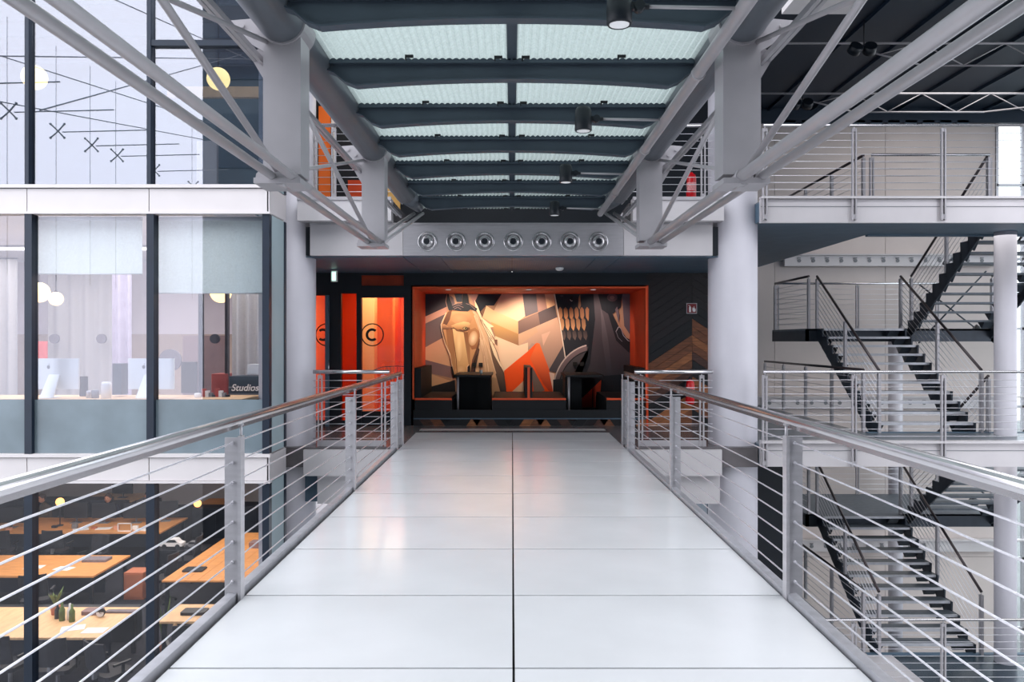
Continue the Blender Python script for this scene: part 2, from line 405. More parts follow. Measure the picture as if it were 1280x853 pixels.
# ------------------------------------------------------------------ side trusses that carry the upper bridge
def truss(s, label):
    r = thing('side_truss', label, 'truss', (s * 1.5, 5.2, 3.68), 'trusses under the upper footbridge')
    lm = TUBE if s < 0 else TUBE
    MB().cyl((s * 1.50, -3, 3.69), (s * 1.50, 11.2, 3.69), .152, 28).cyl((s * 1.50, 11.2, 3.69), (s * 1.40, 11.95, 3.60), .152, 28, .07).build('top_tube', lm, r)
    zb = 2.665
    bot = [(-1.7, s), (1.75, s), (5.2, s), (8.6, s)]
    o1, o2 = (1.416, 1.547) if s < 0 else (1.484, 1.615)
    r1 = .028 if s < 0 else .036
    for xo, rr in ((o1, r1), (o2, .027)):
        m = MB(); m.cyl((s * xo, -3, zb), (s * xo, 8.6, zb), rr, 14); m.build('bottom_tube', STEEL, r)
        m = MB(); m.cyl((s * (xo - .02), 8.6, zb), (s * (xo - .09), 11.85, 3.50), .024, 10); m.build('end_strut', STEEL, r)
    for y in (-1.7, 1.75, 5.2, 8.6):
        m = MB()                                         # box shaped hanger that widens into a saddle around the tube
        m.box(s * 1.62, s * 1.375, y - .02, y + .20, zb + .02, 3.585)
        h = m.build('hanger_plate', STEEL, r)
        m = MB(); xc = s * 1.5
        pts = [(xc + .165 * math.cos(a), 3.69 + .165 * math.sin(a)) for a in [math.pi * (1 + i / 14) for i in range(15)]]
        pts2 = [(xc + .152 * math.cos(a), 3.69 + .152 * math.sin(a)) for a in [math.pi * (1 + i / 14) for i in range(15)]]
        m.prism(pts + pts2[::-1], 'y', y - .04, y + .22)
        m.build('saddle', STEEL, h)
        # outer bracket plates with bolts
        m = MB(); m.prism([(s * 1.62, 3.50), (s * 1.86, 3.66), (s * 1.86, 3.72), (s * 1.62, 3.74)], 'y', y + .06, y + .09)
        m.prism([(s * 1.60, 3.25), (s * 1.76, 3.52), (s * 1.60, 3.60)], 'y', y + .12, y + .135)
        for bx, bz in ((1.70, 3.62), (1.78, 3.68)): m.cyl((s * bx, y + .04, bz), (s * bx, y + .10, bz), .016, 8)
        m.build('bracket', STEEL, h)
        m = MB(); m.box(s * 1.66, s * 1.36, y - .09, y + .20, zb - .05, zb - .015)
        m.cyl((s * 1.5, y - .07, zb), (s * 1.5, y + .12, zb), .058, 12)
        m.cyl((s * 1.62, y - .05, zb), (s * 1.62, y + .10, zb), .04, 10)
        m.build('node_plate', STEEL, r)
    ys = (-1.7, 1.75, 5.2, 8.6)
    for a, b in zip(ys[:-1], ys[1:]):
        MB().cyl((s * 1.60, a + .1, 3.56), (s * 1.52, b, zb + .03), .021, 10).build('tie_rod', STEEL, r)
        MB().cyl((s * 1.54, a, zb + .03), (s * 1.60, b + .06, 3.57), .016, 8).build('tie_rod', STEEL, r)
    for xo, zo in ((1.66, 3.46), (1.72, 3.49)):
        MB().box(s * xo - .012, s * xo + .012, -3, 11.9, zo - .02, zo + .02).build('edge_rail', PLATE, r)
    MB().box(s * 1.64 - .01, s * 1.64 + .01, -3, 11.9, 3.64, 3.80).build('edge_plate', STEEL, r)
    return r
truss(-1, 'shaded steel truss along the left edge of the upper footbridge')
truss(1, 'lit steel truss along the right edge of the upper footbridge')
pipe = thing('conduit_pipe', 'slim light grey pipe running under the right edge of the upper footbridge', 'pipe', (1.28, 5, 3.45))
MB().cyl((1.29, -3, 3.455), (1.285, 11.6, 3.455), .043, 16).build('tube', STEEL, pipe)
for y in (-1.2, 1.0, 3.27, 5.5, 7.7, 9.9): MB().cyl((1.29, y, 3.455), (1.29, y + .03, 3.455), .05, 16).build('joint_collar', PLATE, pipe)

def track_spot():
    r = thing('spotlight', 'x', 'lamp', (0, 0, 0), 'spotlights under the upper footbridge')
    MB().cyl((.16, 0, .05), (.66, 0, .04), .011, 8).build('support_rod', STEEL, r)
    b = MB(); b.lathe([(0, .13), (.055, .125), (.068, .10), (.072, 0), (.072, -.065), (.064, -.075), (.058, -.066), (.058, -.05)], (0, 0, 0.02), n=20)
    b.build('lamp_body', DARK, r)
    MB().cyl((0, 0, -.052), (0, 0, -.046), .056, 18).build('lens', LENS, r)
    MB().box(.06, .12, -.02, .02, .03, .07).cyl((.11, -.03, .05), (.11, .03, .05), .03, 10).cyl((.12, 0, .05), (.165, 0, .05), .018, 8).build('swivel', DARK, r)
    return r
sp0 = track_spot()
sl = ['nearest black spotlight on a rod, cut by the top edge of the picture', 'second nearest black spotlight under the upper footbridge, on a rod',
      'third black spotlight back under the upper footbridge', 'farthest black spotlight under the upper footbridge, above the round vents']
for i, y in enumerate((4.45, 6.7, 8.87, 11.2)):
    o = sp0 if i == 0 else copy_tree(sp0, (0, 0, 0))
    o.location = (.60, y, 3.42); o['label'] = sl[i]

# ------------------------------------------------------------------ landing, fascia and the wall behind
landing = struct('floor', 'landing floor before the mural niche', (0, 13.5, 0))
MB().box(-3.7, 3.7, 11.98, 15.0, -.30, -.022).build('landing_slab', LANDF, landing)
MB().box(-3.7, -1.70, 11.98, 15.0, -.02, -.001).box(1.72, 3.7, 11.98, 15.0, -.02, -.001).box(-1.70, 1.72, 13.96, 14.22, -.02, -.001).box(-1.7, 1.72, 14.55, 15.0, -.02, -.001).build('landing_covering', LANDF, landing)
MB().box(-1.66, 1.68, 14.24, 14.53, -.02, .0).build('threshold_strip', OFFW, landing)
for s, x0, x1 in ((-1, -3.12, -1.80), (1, 1.82, 3.14)):
    MB().box(x0, x1, 11.90, 12.0, -.42, -.03).build('edge_beam', OFFW, landing)
    MB().box(x0 + (.18 if s < 0 else .1), x1, 12.02, 12.2, -.86, -.43).build('lower_panel', OFFW, landing)
MB().box(-3.7, 3.7, 12.2, 15.2, -.86, -.32).build('slab_edge', SOFFIT, landing)
struct_w = struct('trim_1', 'metal fascia over the landing', (0, 12.1, 3.1))
for x0, x1, mm in ((-3.07, -1.66, OFFW), (-1.655, 1.695, PLATE), (1.70, 3.05, OFFW)):
    MB().box(x0, x1, 12.1, 12.2, 2.90, 3.368).build('fascia_panel', mm, struct_w)
MB().box(-3.07, 3.05, 12.08, 12.2, 3.37, 3.395).build('fascia_lip', PLATE, struct_w)
for x0, x1 in ((-3.2, -1.80), (1.80, 3.16)):
    t = struct('floor', None, (x0, 12, 3.7))
    MB().box(x0, x1, 11.86, 12.06, 3.395, 3.73).build('edge_beam', OFFW, t)
    MB().box(x0, x1, 12.05, 15.0, 3.42, 3.72).build('landing_slab', LANDF, t)
    MB().box(x0, x1, 11.84, 11.88, 3.70, 3.75).build('edge_lip', STEEL, t)
sof = struct('ceiling', 'dark landing soffit with perforated panels', (0, 13, 2.9))
xs = [-3.7, -1.665, -1.1, 0.0, 1.3, 1.665, 3.7]
for i, (a, b) in enumerate(zip(xs[:-1], xs[1:])):
    MB().box(a + .006, b - .006, 12.21, 15.0, 2.885, 2.90).build('soffit_panel', SOFFIT, sof)
m = MB()
for i in range(64):
    for j in range(14): x = -1.0 + 2.55 * i / 63; y = 12.75 + .155 * j; m.box(x, x + .022, y, y + .07, 2.8835, 2.8855)
g = m.build('perforation', GREY, sof); g['kind'] = 'stuff'
MB().box(-3.7, 3.7, 12.21, 15.0, 2.91, 3.35).build('void_lining', DARK, sof)

def vent():
    r = thing('jet_vent', 'x', 'vent', (0, 0, 0), 'round jet vents in the fascia')
    MB().lathe([(.150, 0), (.150, .012), (.135, .020), (.112, .012), (.104, .0)], (0, 0, 0), 'y', 28).build('outer_ring', INOX, r)
    MB().lathe([(.106, -.0), (.100, .006), (.092, .030), (.074, .055), (.050, .066), (.046, .060), (.046, .02)], (0, 0, 0), 'y', 28).build('nozzle_ball', INOX, r)
    MB().cyl((0, -.062, 0), (0, -.02, 0), .047, 20).build('nozzle_mouth', DARK, r)
    return r
v0 = vent()
vl = ['leftmost round metal jet vent in the fascia', 'second round metal jet vent from the left in the fascia', 'third round metal jet vent from the left in the fascia',
      'middle one of the seven round metal jet vents in the fascia', 'third round metal jet vent from the right in the fascia', 'second round metal jet vent from the right in the fascia',
      'rightmost round metal jet vent in the fascia']
for i, px in enumerate((534, 570, 606, 641.5, 677, 712.5, 748)):
    o = v0 if i == 0 else copy_tree(v0, (0, 0, 0))
    o.location = ((px - 640) * 12.1 / F, 12.098, 3.112); o['label'] = vl[i]
sd = thing('smoke_detector', 'small white smoke detector under the dark landing soffit', 'detector', (.83, 13.9, 2.88))
MB().lathe([(0, -.055), (.045, -.05), (.07, -.025), (.075, 0)], (.83, 13.9, 2.88), n=18).build('housing', WHITE, sd)

back = struct('wall_back', 'dark wall behind the landing', (0, 15, 0))
m = MB()
for x0, x1, z0, z1 in ((-3.50, -3.22, 0, 2.9), (-2.93, -2.84, 0, 2.9), (-2.04, -1.86, 0, 2.9), (-2.84, -2.04, 2.42, 2.64), (-2.84, -2.04, 2.84, 2.9), (-1.86, 2.53, 2.61, 2.9),
                       (-3.72, -3.50, 2.46, 2.9), (-3.22, -2.93, 2.5, 2.9), (-3.72, -3.50, 0, .1), (-3.22, -2.93, 0, .1)):
    m.box(x0, x1, 15.0, 15.12, z0, z1)
m.build('wall_panel', DARK, back)
MB().box(2.53, 3.72, 15.05, 15.15, 0, 2.9).build('wall_backing', DARK, back)
MB().box(-2.84, -2.04, 15.04, 15.06, 2.64, 2.84).build('transom_pane', mat('dim_orange_glass', (150, 52, 22), .4, 0, .15, 3), back)
MB().box(-3.22, -2.93, 15.05, 15.07, .1, 2.5).build('side_pane', glass('smoky_glass', (214, 186, 166), .05), back)
# chevron planks right of the niche
xs_ = 3.40; slope = .66
pal = [0, 0, 0, 0, 0, 0, 0, 0, 0, 1, 1, 2, 2, 3, 2, 4, 1, 1, 3, 3, 2, 2, 1, 4, 4, 0]  # top run of dark planks carries the upper wall's shade in its colour
plm = {}
def plank(parent, x0, x1, zs, hgt, sgn, mi, y=15.05):
    def z(x): return zs - (xs_ - x) * slope if sgn < 0 else zs - (x - xs_) * slope
    y0 = y - .02 - .002 * (mi % 3)
    pts = [(x0, z(x0)), (x1, z(x1)), (x1, z(x1) + hgt), (x0, z(x0) + hgt)]
    out = []                                               # clip to the wall height
    def clip(P, zc, keep_above):
        R = []
        for i in range(len(P)):
            a, b = P[i], P[(i + 1) % len(P)]
            ia = (a[1] >= zc) == keep_above; ib = (b[1] >= zc) == keep_above
            if ia: R.append(a)
            if ia != ib:
                t = (zc - a[1]) / (b[1] - a[1]); R.append((a[0] + (b[0] - a[0]) * t, zc))
        return R
    pts = clip(clip(pts, 0.0, True), 2.88, False)
    if len(pts) < 3: return
    MB().prism(pts, 'y', y0, y - .001).build('wall_plank', WOODD[mi], parent)
hp = .155
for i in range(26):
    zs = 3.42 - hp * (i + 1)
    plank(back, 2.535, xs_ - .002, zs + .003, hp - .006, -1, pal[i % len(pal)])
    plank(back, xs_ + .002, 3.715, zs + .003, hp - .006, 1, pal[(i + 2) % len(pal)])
# chevron skirting under the niche
for i in range(22):
    x0 = -1.86 + 4.39 * i / 22; sh = .09 if (i // 3) % 2 else -.09
    MB().prism([(x0 + .003, 0), (x0 + .197, 0), (min(2.52, x0 + .197 + sh), .125), (max(-1.86, x0 + .003 + sh), .125)], 'y', 14.985 , 15.0).build('skirting_plank', WOODD[[0, 4, 2, 1, 1, 3, 2, 4, 1, 1, 3, 2, 3, 0, 4, 1][i % 16]], back)
MB().box(-1.86, 2.53, 14.97, 15.02, .127, .145).build('plinth_strip', SOFFIT, back)

# glass doors with the circled C
def ring(mb, cx, y, cz, ro, ri, a0, a1, n=40, th=.004):
    full = abs(a1 - a0) > 6.2
    for i in range(n):
        u = a0 + (a1 - a0) * i / n; v = a0 + (a1 - a0) * (i + 1) / n
        p = [(cx + r * math.cos(a), cz + r * math.sin(a)) for r, a in ((ri, u), (ro, u), (ro, v), (ri, v))]
        mb.hexa([(p[0][0], y, p[0][1]), (p[1][0], y, p[1][1]), (p[2][0], y, p[2][1]), (p[3][0], y, p[3][1])] + [(q[0], y + th, q[1]) for q in p])
door = struct('door_1', 'glass door to the orange room', (-2.84, 15.05, 0))
MB().box(-2.84, -2.04, 15.05, 15.062, .27, 2.42).build('pane', GLASSC, door)
MB().box(-2.84, -2.04, 15.03, 15.08, 0, .27).build('bottom_rail', DARK, door)
mb = MB(); cx, cz = (465 - 640) * 15 / F, 1.6 + (426.8 - 419) * 15 / F
ring(mb, cx, 15.04, cz, .218, .197, 0, 2 * math.pi)
ring(mb, cx - .005, 15.04, cz, .122, .075, math.radians(48), math.radians(312), 24)
mb.build('circled_letter', DARK, door)
dl = struct('door_2', 'narrow glass leaf at the left end', (-3.7, 15.05, 0))
MB().box(-3.72, -3.50, 15.05, 15.062, .1, 2.46).build('pane', GLASSC, dl)
mb = MB(); ring(mb, -3.50, 15.04, cz, .218, .197, math.radians(90), math.radians(270), 20)
ring(mb, -3.575, 15.04, cz + .0, .12, .075, math.radians(-130), math.radians(130), 20)
mb.build('circled_letter', DARK, dl)  # reversed C: reflection of the other door's letter, built onto the pane
MB().box(-3.50, -3.44, 14.9, 15.0, 0, 2.46).build('door_edge', SOFFIT, dl)
MB().cyl((-3.44, 14.93, .95), (-3.44, 14.93, 1.25), .012, 8).build('door_handle', INOX, dl)
room = struct('wall_orange_room', 'orange room behind the glass door', (-2.7, 17, 0))
MB().box(-4.1, -1.93, 17.9, 18.0, 0, 2.9).build('rear_wall', ROOMO, room)
MB().box(-2.0, -1.93, 15.13, 17.9, 0, 2.9).build('side_wall', ROOMO, room)
MB().box(-4.2, -4.1, 15.13, 18.0, 0, 2.9).build('side_wall', ROOMO, room)
MB().box(-4.2, -1.93, 15.13, 18.0, -.05, 0).build('room_floor', mat('orange_floor', (226, 100, 50), .35), room)
MB().box(-4.2, -1.93, 15.13, 18.0, 2.9, 2.95).build('room_ceiling', ROOMC, room)
MB().box(-3.25, -2.92, 16.9, 17.25, 0, 2.9).build('cream_pier', ROOMC, room)
MB().box(-2.55, -2.5, 17.0, 17.9, 0, 2.9).build('wall_fin', ROOMO, room)
wt = thing('wire_chair', 'thin dark wire chair seen through the orange glass door', 'chair', (-2.45, 15.9, 0))
m = MB(); m.tube([(-2.85, 15.9, .98), (-2.6, 15.9, 1.08), (-2.3, 15.9, 1.10), (-2.05, 15.9, 1.08)], .008, 6)
m.build('top_wire', DARK, wt)
for i in range(5): MB().cyl((-2.5 + .07 * i, 15.9, 1.08), (-2.4 + .035 * i, 15.75, .45), .005, 6).build('back_wire', DARK, wt)
MB().box(-2.55, -2.15, 15.55, 15.95, .43, .46).build('seat', REDC, wt)
for dx, dy in ((-2.53, 15.57), (-2.17, 15.57), (-2.53, 15.93), (-2.17, 15.93)): MB().cyl((dx, dy, 0), (dx, dy, .43), .010, 6).build('leg', DARK, wt)
es = thing('exit_sign', 'small glowing exit sign box high on the left of the landing', 'sign', (-3.15, 14.3, 2.75))
MB().box(-3.24, -3.13, 14.25, 14.29, 2.66, 2.86).build('housing', WHITE, es)
MB().box(-3.225, -3.155, 14.243, 14.25, 2.68, 2.84).build('lit_panel', EXITG, es)
fs = thing('extinguisher_sign', 'square red sign with white fire extinguisher symbol on the plank wall', 'sign', (3.39, 15.0, 2.2))
MB().box(3.29, 3.49, 15.012, 15.028, 2.115, 2.315).build('plate', PLATE, fs)
MB().box(3.305, 3.475, 15.006, 15.012, 2.13, 2.30).build('red_field', mat('sign_red', (120, 20, 26), .5), fs)
m = MB(); m.prism([(3.335, 2.145), (3.375, 2.145), (3.375, 2.235), (3.362, 2.25), (3.362, 2.268), (3.348, 2.268), (3.348, 2.25), (3.335, 2.235)], 'y', 15.001, 15.006)
m.box(3.325, 3.348, 15.001, 15.006, 2.262, 2.272)
m.prism([(3.41, 2.15), (3.455, 2.15), (3.462, 2.19), (3.45, 2.225), (3.442, 2.20), (3.432, 2.262), (3.416, 2.215), (3.404, 2.235), (3.40, 2.19)], 'y', 15.001, 15.006)
m.build('pictogram', WHITE, fs)
def extinguisher(label, x, y, z, grp):
    r = thing('fire_extinguisher', label, 'extinguisher', (x, y, z), grp)
    MB().box(x - .03, x + .03, y + .07, y + .13, z + .10, z + .40).build('wall_bracket', DARK, r)
    MB().lathe([(0, 0), (.07, 0), (.085, .02), (.085, .36), (.07, .42), (.03, .45), (.028, .46)], (x, y, z), n=20).build('cylinder_body', RED, r)
    MB().lathe([(.0865, .14), (.0865, .28)], (x, y, z), n=20).build('paper_label', mat('pink_label', (236, 150, 150), .6, 0, .2, 60), r)
    MB().cyl((x, y, z + .46), (x, y, z + .50), .022, 10).box(x - .02, x + .07, y - .01, y + .01, z + .50, z + .515).box(x - .02, x + .06, y - .01, y + .01, z + .53, z + .54).build('valve', DARK, r)
    MB().tube([(x + .02, y - .02, z + .49), (x - .08, y - .03, z + .44), (x - .10, y - .03, z + .25), (x - .09, y - .04, z + .12)], .010, 8).build('hose', DARK, r)
    return r
extinguisher('red fire extinguisher on the plank wall behind the right landing railing', 3.33, 14.90, .42, 'fire extinguishers')
extinguisher('red fire extinguisher on the upper floor behind the right upper railing', 3.06, 13.6, 4.02, 'fire extinguishers')

# ------------------------------------------------------------------ the niche with mural, benches, tables
niche = struct('wall_niche', 'orange lined niche', (0, 15, 0))
MB().box(-1.90, -1.86, 15.0, 17.15, 0, 2.65).build('side_lining', ORANGE, niche)
MB().box(2.53, 2.57, 15.0, 17.15, 0, 2.65).build('side_lining', ORANGE, niche)
MB().box(-1.86, 2.53, 15.0, 17.15, 2.61, 2.65).build('top_lining', ORANGE, niche)
MB().box(-1.9, 2.57, 17.12, 17.2, 0, 2.65).build('rear_lining', DARK, niche)
MB().box(-1.86, 2.53, 15.0, 17.15, 0, .10).build('niche_floor', BLACKS, niche)
for x0, x1, z0, z1 in ((-1.875, -1.845, .50, 2.625), (2.515, 2.545, .50, 2.625), (-1.845, 2.515, 2.595, 2.625)):
    MB().box(x0, x1, 14.985, 15.01, z0, z1).build('front_trim', ORANGE2, niche)
MB().box(-1.86, 2.53, 15.01, 15.03, .145, .30).build('plinth_front', BLACKS, niche)
for px in (560, 661, 742):
    d = thing('downlight', {560: 'small recessed downlight in the niche top, above the horse head', 661: 'small recessed downlight in the middle of the niche top', 742: 'small recessed downlight in the niche top, right one'}[px], 'lamp', ((px - 640) * 15.5 / F, 15.6, 2.6), 'downlights in the niche')
    MB().lathe([(.0, -.004), (.04, -.004), (.05, -.008), (.055, 0)], ((px - 640) * 15.5 / F, 15.6, 2.608), n=16).build('bezel', LENS, d)

def bench(label, x0, x1, back=None, edge=(None, None)):
    r = thing('bench', label, 'bench', (x0, 15.05, .1), 'benches in the niche')
    MB().box(x0, x1, 15.06, 17.0, .10, .46).build('base', BLACKS, r)
    MB().bevbox(x0 + .01, x1 - .01, 15.07, 17.0, .46, .52, .02).build('seat', BLACKS, r)
    MB().box(x0, x1, 15.03, 15.06, .485, .52).build('seat_trim', ORANGE2, r)
    if back:
        for a, b in back:
            MB().box(a, b, 15.06, 17.05, .52, 1.09).build('backrest', BLACKS, r)
    return r
bench('black bench with orange edge at the left end of the niche', -1.84, -1.14, [(-1.84, -1.72)])
b2 = bench('black double bench with orange edges between the two niche tables', -.38, 1.02, [(.25, .385)])
MB().box(.292, .338, 15.03, 15.06, .52, 1.10).build('backrest_trim', ORANGE2, b2)
bench('black bench with orange edge at the right end of the niche', 1.79, 2.51, [(2.39, 2.51)])
def table(label, x0, x1, pw=None):
    r = thing('table', label, 'table', ((x0 + x1) / 2, 16, .1), 'tables in the niche')
    MB().bevbox(x0, x1, 15.45, 17.0, .90, .94, .02).build('table_top', BLACKS, r)
    MB().box(x0 + .04, x0 + pw if pw else x1 - .03, 16.2, 17.0, .1, .90).build('pedestal', BLACKS, r)
    MB().cyl((x0 + .07, 15.55, .1), (x0 + .07, 15.55, .90), .025, 10).build('leg', STEEL, r)
    return r
table('black table before the horse head in the left booth of the niche', -1.13, -.40)
table('black table in the right booth of the niche, before the dark mural half', 1.04, 1.78, .38)
def cup(label, x, y, z, mm):
    r = thing('cup', label, 'cup', (x, y, z), 'cups on the niche tables')
    MB().lathe([(0, 0), (.03, 0), (.036, .08), (.033, .08), (.028, .01)], (x, y, z), n=14).build('cup_body', mm, r)
cup('small pale dish on the left niche table', -.62, 15.9, .94, WHITE)

# mural: painted wall panel, flat fields of colour
MU = mat('mural_paint', (255, 255, 255), .7, 0, 0)
n = MU.node_tree; b_ = n.nodes['Principled BSDF']
for l in list(b_.inputs['Base Color'].links): n.links.remove(l)
at_ = n.nodes.new('ShaderNodeVertexColor'); at_.layer_name = 'paint'
n.links.new(at_.outputs[0], b_.inputs['Base Color'])
mv, mf, mc = [], [], []
def M(u, v, k): return ((500 + u / 4 - 640) * 17.1 / F, 17.10 - .0005 * k, 1.6 + (426.8 - 350 - v / 4) * 17.1 / F)
lay = [0]
def poly(pts, c, c2=None, ax='v'):
    lay[0] += 1; b = len(mv); i = 1 if ax == 'v' else 0
    lo = min(p[i] for p in pts); hi = max(p[i] for p in pts)
    for p in pts:
        mv.append(M(p[0], p[1], lay[0])); t = (p[i] - lo) / max(1, hi - lo)
        mc.append(tuple((1 - t) * a + t * q for a, q in zip(lin(c), lin(c2 or c))) + (1,))
    mf.append(list(range(b, b + len(pts))))
def stroke(pts, w, c, c2=None):
    for a, q in zip(pts[:-1], pts[1:]):
        dx, dy = q[0] - a[0], q[1] - a[1]; L = math.hypot(dx, dy); nx, ny = -dy / L * w / 2, dx / L * w / 2
        poly([(a[0] + nx, a[1] + ny), (q[0] + nx, q[1] + ny), (q[0] - nx, q[1] - ny), (a[0] - nx, a[1] - ny)], c, c2)
        lay[0] -= 1
    lay[0] += 1
def ell(cx, cy, rx, ry, c, rot=0, c2=None, n=20):
    P = []
    for i in range(n):
        a = 2 * math.pi * i / n; x = rx * math.cos(a); y = ry * math.sin(a)
        P.append((cx + x * math.cos(rot) - y * math.sin(rot), cy + x * math.sin(rot) + y * math.cos(rot)))
    poly(P, c, c2)
poly([(116, 66), (1166, 66), (1166, 640), (116, 640)], (190, 145, 120))
poly([(116, 66), (245, 66), (235, 135), (116, 190)], (46, 44, 58), (60, 52, 62))
poly([(116, 190), (230, 138), (238, 165), (116, 225)], (196, 146, 130))
poly([(116, 225), (235, 168), (215, 290), (116, 345)], (88, 76, 84), (120, 98, 100))
poly([(116, 345), (215, 290), (255, 370), (262, 440), (116, 398)], (206, 156, 130), (224, 176, 140))
poly([(116, 398), (262, 437), (270, 495), (116, 462)], (120, 98, 106), (150, 118, 118))
poly([(138, 466), (256, 508), (145, 538)], (222, 176, 140))
poly([(116, 462), (138, 466), (145, 538), (256, 508), (275, 500), (280, 640), (116, 640)], (40, 38, 48), (14, 20, 30))
poly([(340, 66), (512, 66), (470, 130), (430, 130), (405, 175), (370, 110)], (24, 30, 48))
poly([(345, 74), (392, 74), (370, 122)], (176, 128, 122))
poly([(402, 160), (432, 130), (440, 132), (412, 190)], (134, 92, 74))
poly([(510, 66), (612, 66), (626, 182), (590, 210), (470, 155)], (206, 160, 146), (244, 214, 176))
poly([(612, 66), (680, 66), (692, 160), (626, 186)], (86, 82, 92), (100, 92, 100))
poly([(680, 66), (722, 66), (736, 145), (690, 162)], (158, 120, 112))
poly([(722, 66), (768, 66), (774, 128), (736, 146)], (232, 172, 142), (240, 192, 150))
poly([(412, 190), (432, 130), (470, 155), (590, 208), (594, 273), (470, 225)], (244, 214, 170), (214, 160, 112))
poly([(590, 208), (774, 128), (786, 188), (592, 273)], (150, 118, 108), (108, 86, 84), 'v')
poly([(690, 165), (774, 128), (786, 188), (700, 226)], (72, 64, 72), (96, 80, 84))
poly([(455, 212), (592, 272), (593, 330), (476, 282)], (206, 160, 100), (150, 106, 80))
poly([(592, 273), (786, 188), (824, 330), (825, 390), (745, 465), (660, 340), (593, 330)], (216, 174, 150), (170, 140, 130))
poly([(593, 273), (680, 235), (690, 262), (594, 330)], (206, 166, 138))
poly([(476, 282), (593, 330), (640, 315), (640, 362), (520, 462), (470, 380)], (240, 206, 176), (246, 216, 186))
poly([(708, 275), (752, 258), (716, 332)], (224, 182, 162))
poly([(640, 340), (660, 318), (700, 330), (660, 370)], (180, 150, 140))
poly([(822, 318), (826, 388), (782, 466), (742, 456)], (84, 78, 84), (70, 66, 76))
poly([(520, 456), (640, 358), (680, 318), (698, 320), (762, 495), (765, 575), (530, 575)], (252, 92, 24), (250, 84, 20))
poly([(650, 395), (684, 316), (698, 320), (764, 500), (758, 575), (716, 520)], (255, 118, 56), (190, 60, 36))
poly([(545, 575), (624, 500), (640, 470), (628, 575)], (214, 176, 150))
poly([(655, 440), (662, 438), (724, 555), (670, 575)], (132, 112, 108))
poly([(546, 575), (765, 560), (762, 640), (552, 640)], (66, 62, 74), (90, 72, 78))
poly([(775, 66), (948, 66), (948, 500), (826, 388)], (18, 28, 42), (40, 42, 54))
for row, (v0_, hh, cc, c2) in enumerate(((142, 66, (150, 98, 70), (216, 150, 104)), (196, 62, (160, 110, 78), (232, 172, 124)), (256, 48, (60, 54, 60), (120, 100, 96)))):
    for i in range(6):
        u = 800 + i * 27 + row * 8
        if u > 938: continue
        poly([(u - 9, v0_ + 8), (u, v0_ - 6), (u + 10, v0_ + 6), (u + 13, v0_ + hh * .55), (u + 6, v0_ + hh), (u - 6, v0_ + hh * .7)], cc, c2)
poly([(893, 90), (900, 72), (904, 130), (898, 150), (890, 140)], (150, 110, 84))
ell(856, 95, 8, 13, (8, 10, 16)); stroke([(850, 100), (856, 108), (862, 106)], 2.5, (200, 200, 205))
ell(808, 82, 8, 5, (60, 62, 70))
def arcp(r0, r1, c, c2=None):
    P = [(975 + r0 * math.cos(a), 560 + r0 * 1.13 * math.sin(a)) for a in [math.radians(t) for t in range(180, 262, 6)]]
    Q = [(975 + r1 * math.cos(a), 560 + r1 * 1.13 * math.sin(a)) for a in [math.radians(t) for t in range(180, 262, 6)]]
    poly(P + Q[::-1], c, c2)
poly([(975, 560), (770, 600), (772, 520), (790, 450), (825, 395), (880, 350), (945, 334), (945, 640), (770, 640)], (80, 76, 84), (16, 24, 36))
arcp(212, 206, (226, 210, 206), (150, 140, 146)); arcp(206, 186, (136, 116, 122), (60, 56, 66)); arcp(186, 181, (20, 26, 38))
stroke([(770, 66), (800, 220), (826, 390)], 5, (240, 226, 214))
poly([(745, 462), (772, 470), (765, 560)], (226, 196, 184))
poly([(946, 66), (1000, 66), (1042, 165), (1080, 300), (1150, 365), (1166, 366), (1166, 640), (880, 640), (940, 400)], (96, 86, 94), (30, 36, 50))
poly([(946, 66), (966, 66), (975, 200), (950, 420), (880, 600), (905, 480), (940, 380)], (20, 28, 42))
poly([(1002, 140), (1016, 180), (1040, 300), (1060, 480), (1040, 500), (1010, 300)], (118, 108, 116), (50, 52, 64))
poly([(1108, 66), (1166, 66), (1166, 300), (1120, 232)], (112, 100, 112), (84, 78, 92))
poly([(988, 66), (1112, 66), (1102, 140), (1062, 172), (1092, 232), (1130, 290), (1166, 310), (1166, 370), (1140, 362), (1080, 305), (1040, 172), (1008, 150)], (24, 30, 44), (14, 20, 32))
ell(1060, 90, 26, 20, (86, 66, 76)); ell(1060, 90, 12, 9, (128, 100, 106))
poly([(1075, 150), (1084, 135), (1098, 180), (1092, 215)], (110, 98, 108))
stroke([(1078, 262), (1092, 236), (1104, 244), (1116, 280), (1140, 306), (1150, 308)], 3.5, (170, 166, 178))
stroke([(1078, 256), (1090, 290), (1110, 310)], 3, (120, 118, 130))
poly([(765, 500), (1166, 470), (1166, 640), (765, 640)], (22, 32, 46), (12, 20, 32))
poly([(1006, 500), (996, 640), (860, 640)], (226, 84, 52), (170, 60, 44))
stroke([(962, 540), (962, 640)], 3, (60, 30, 34))
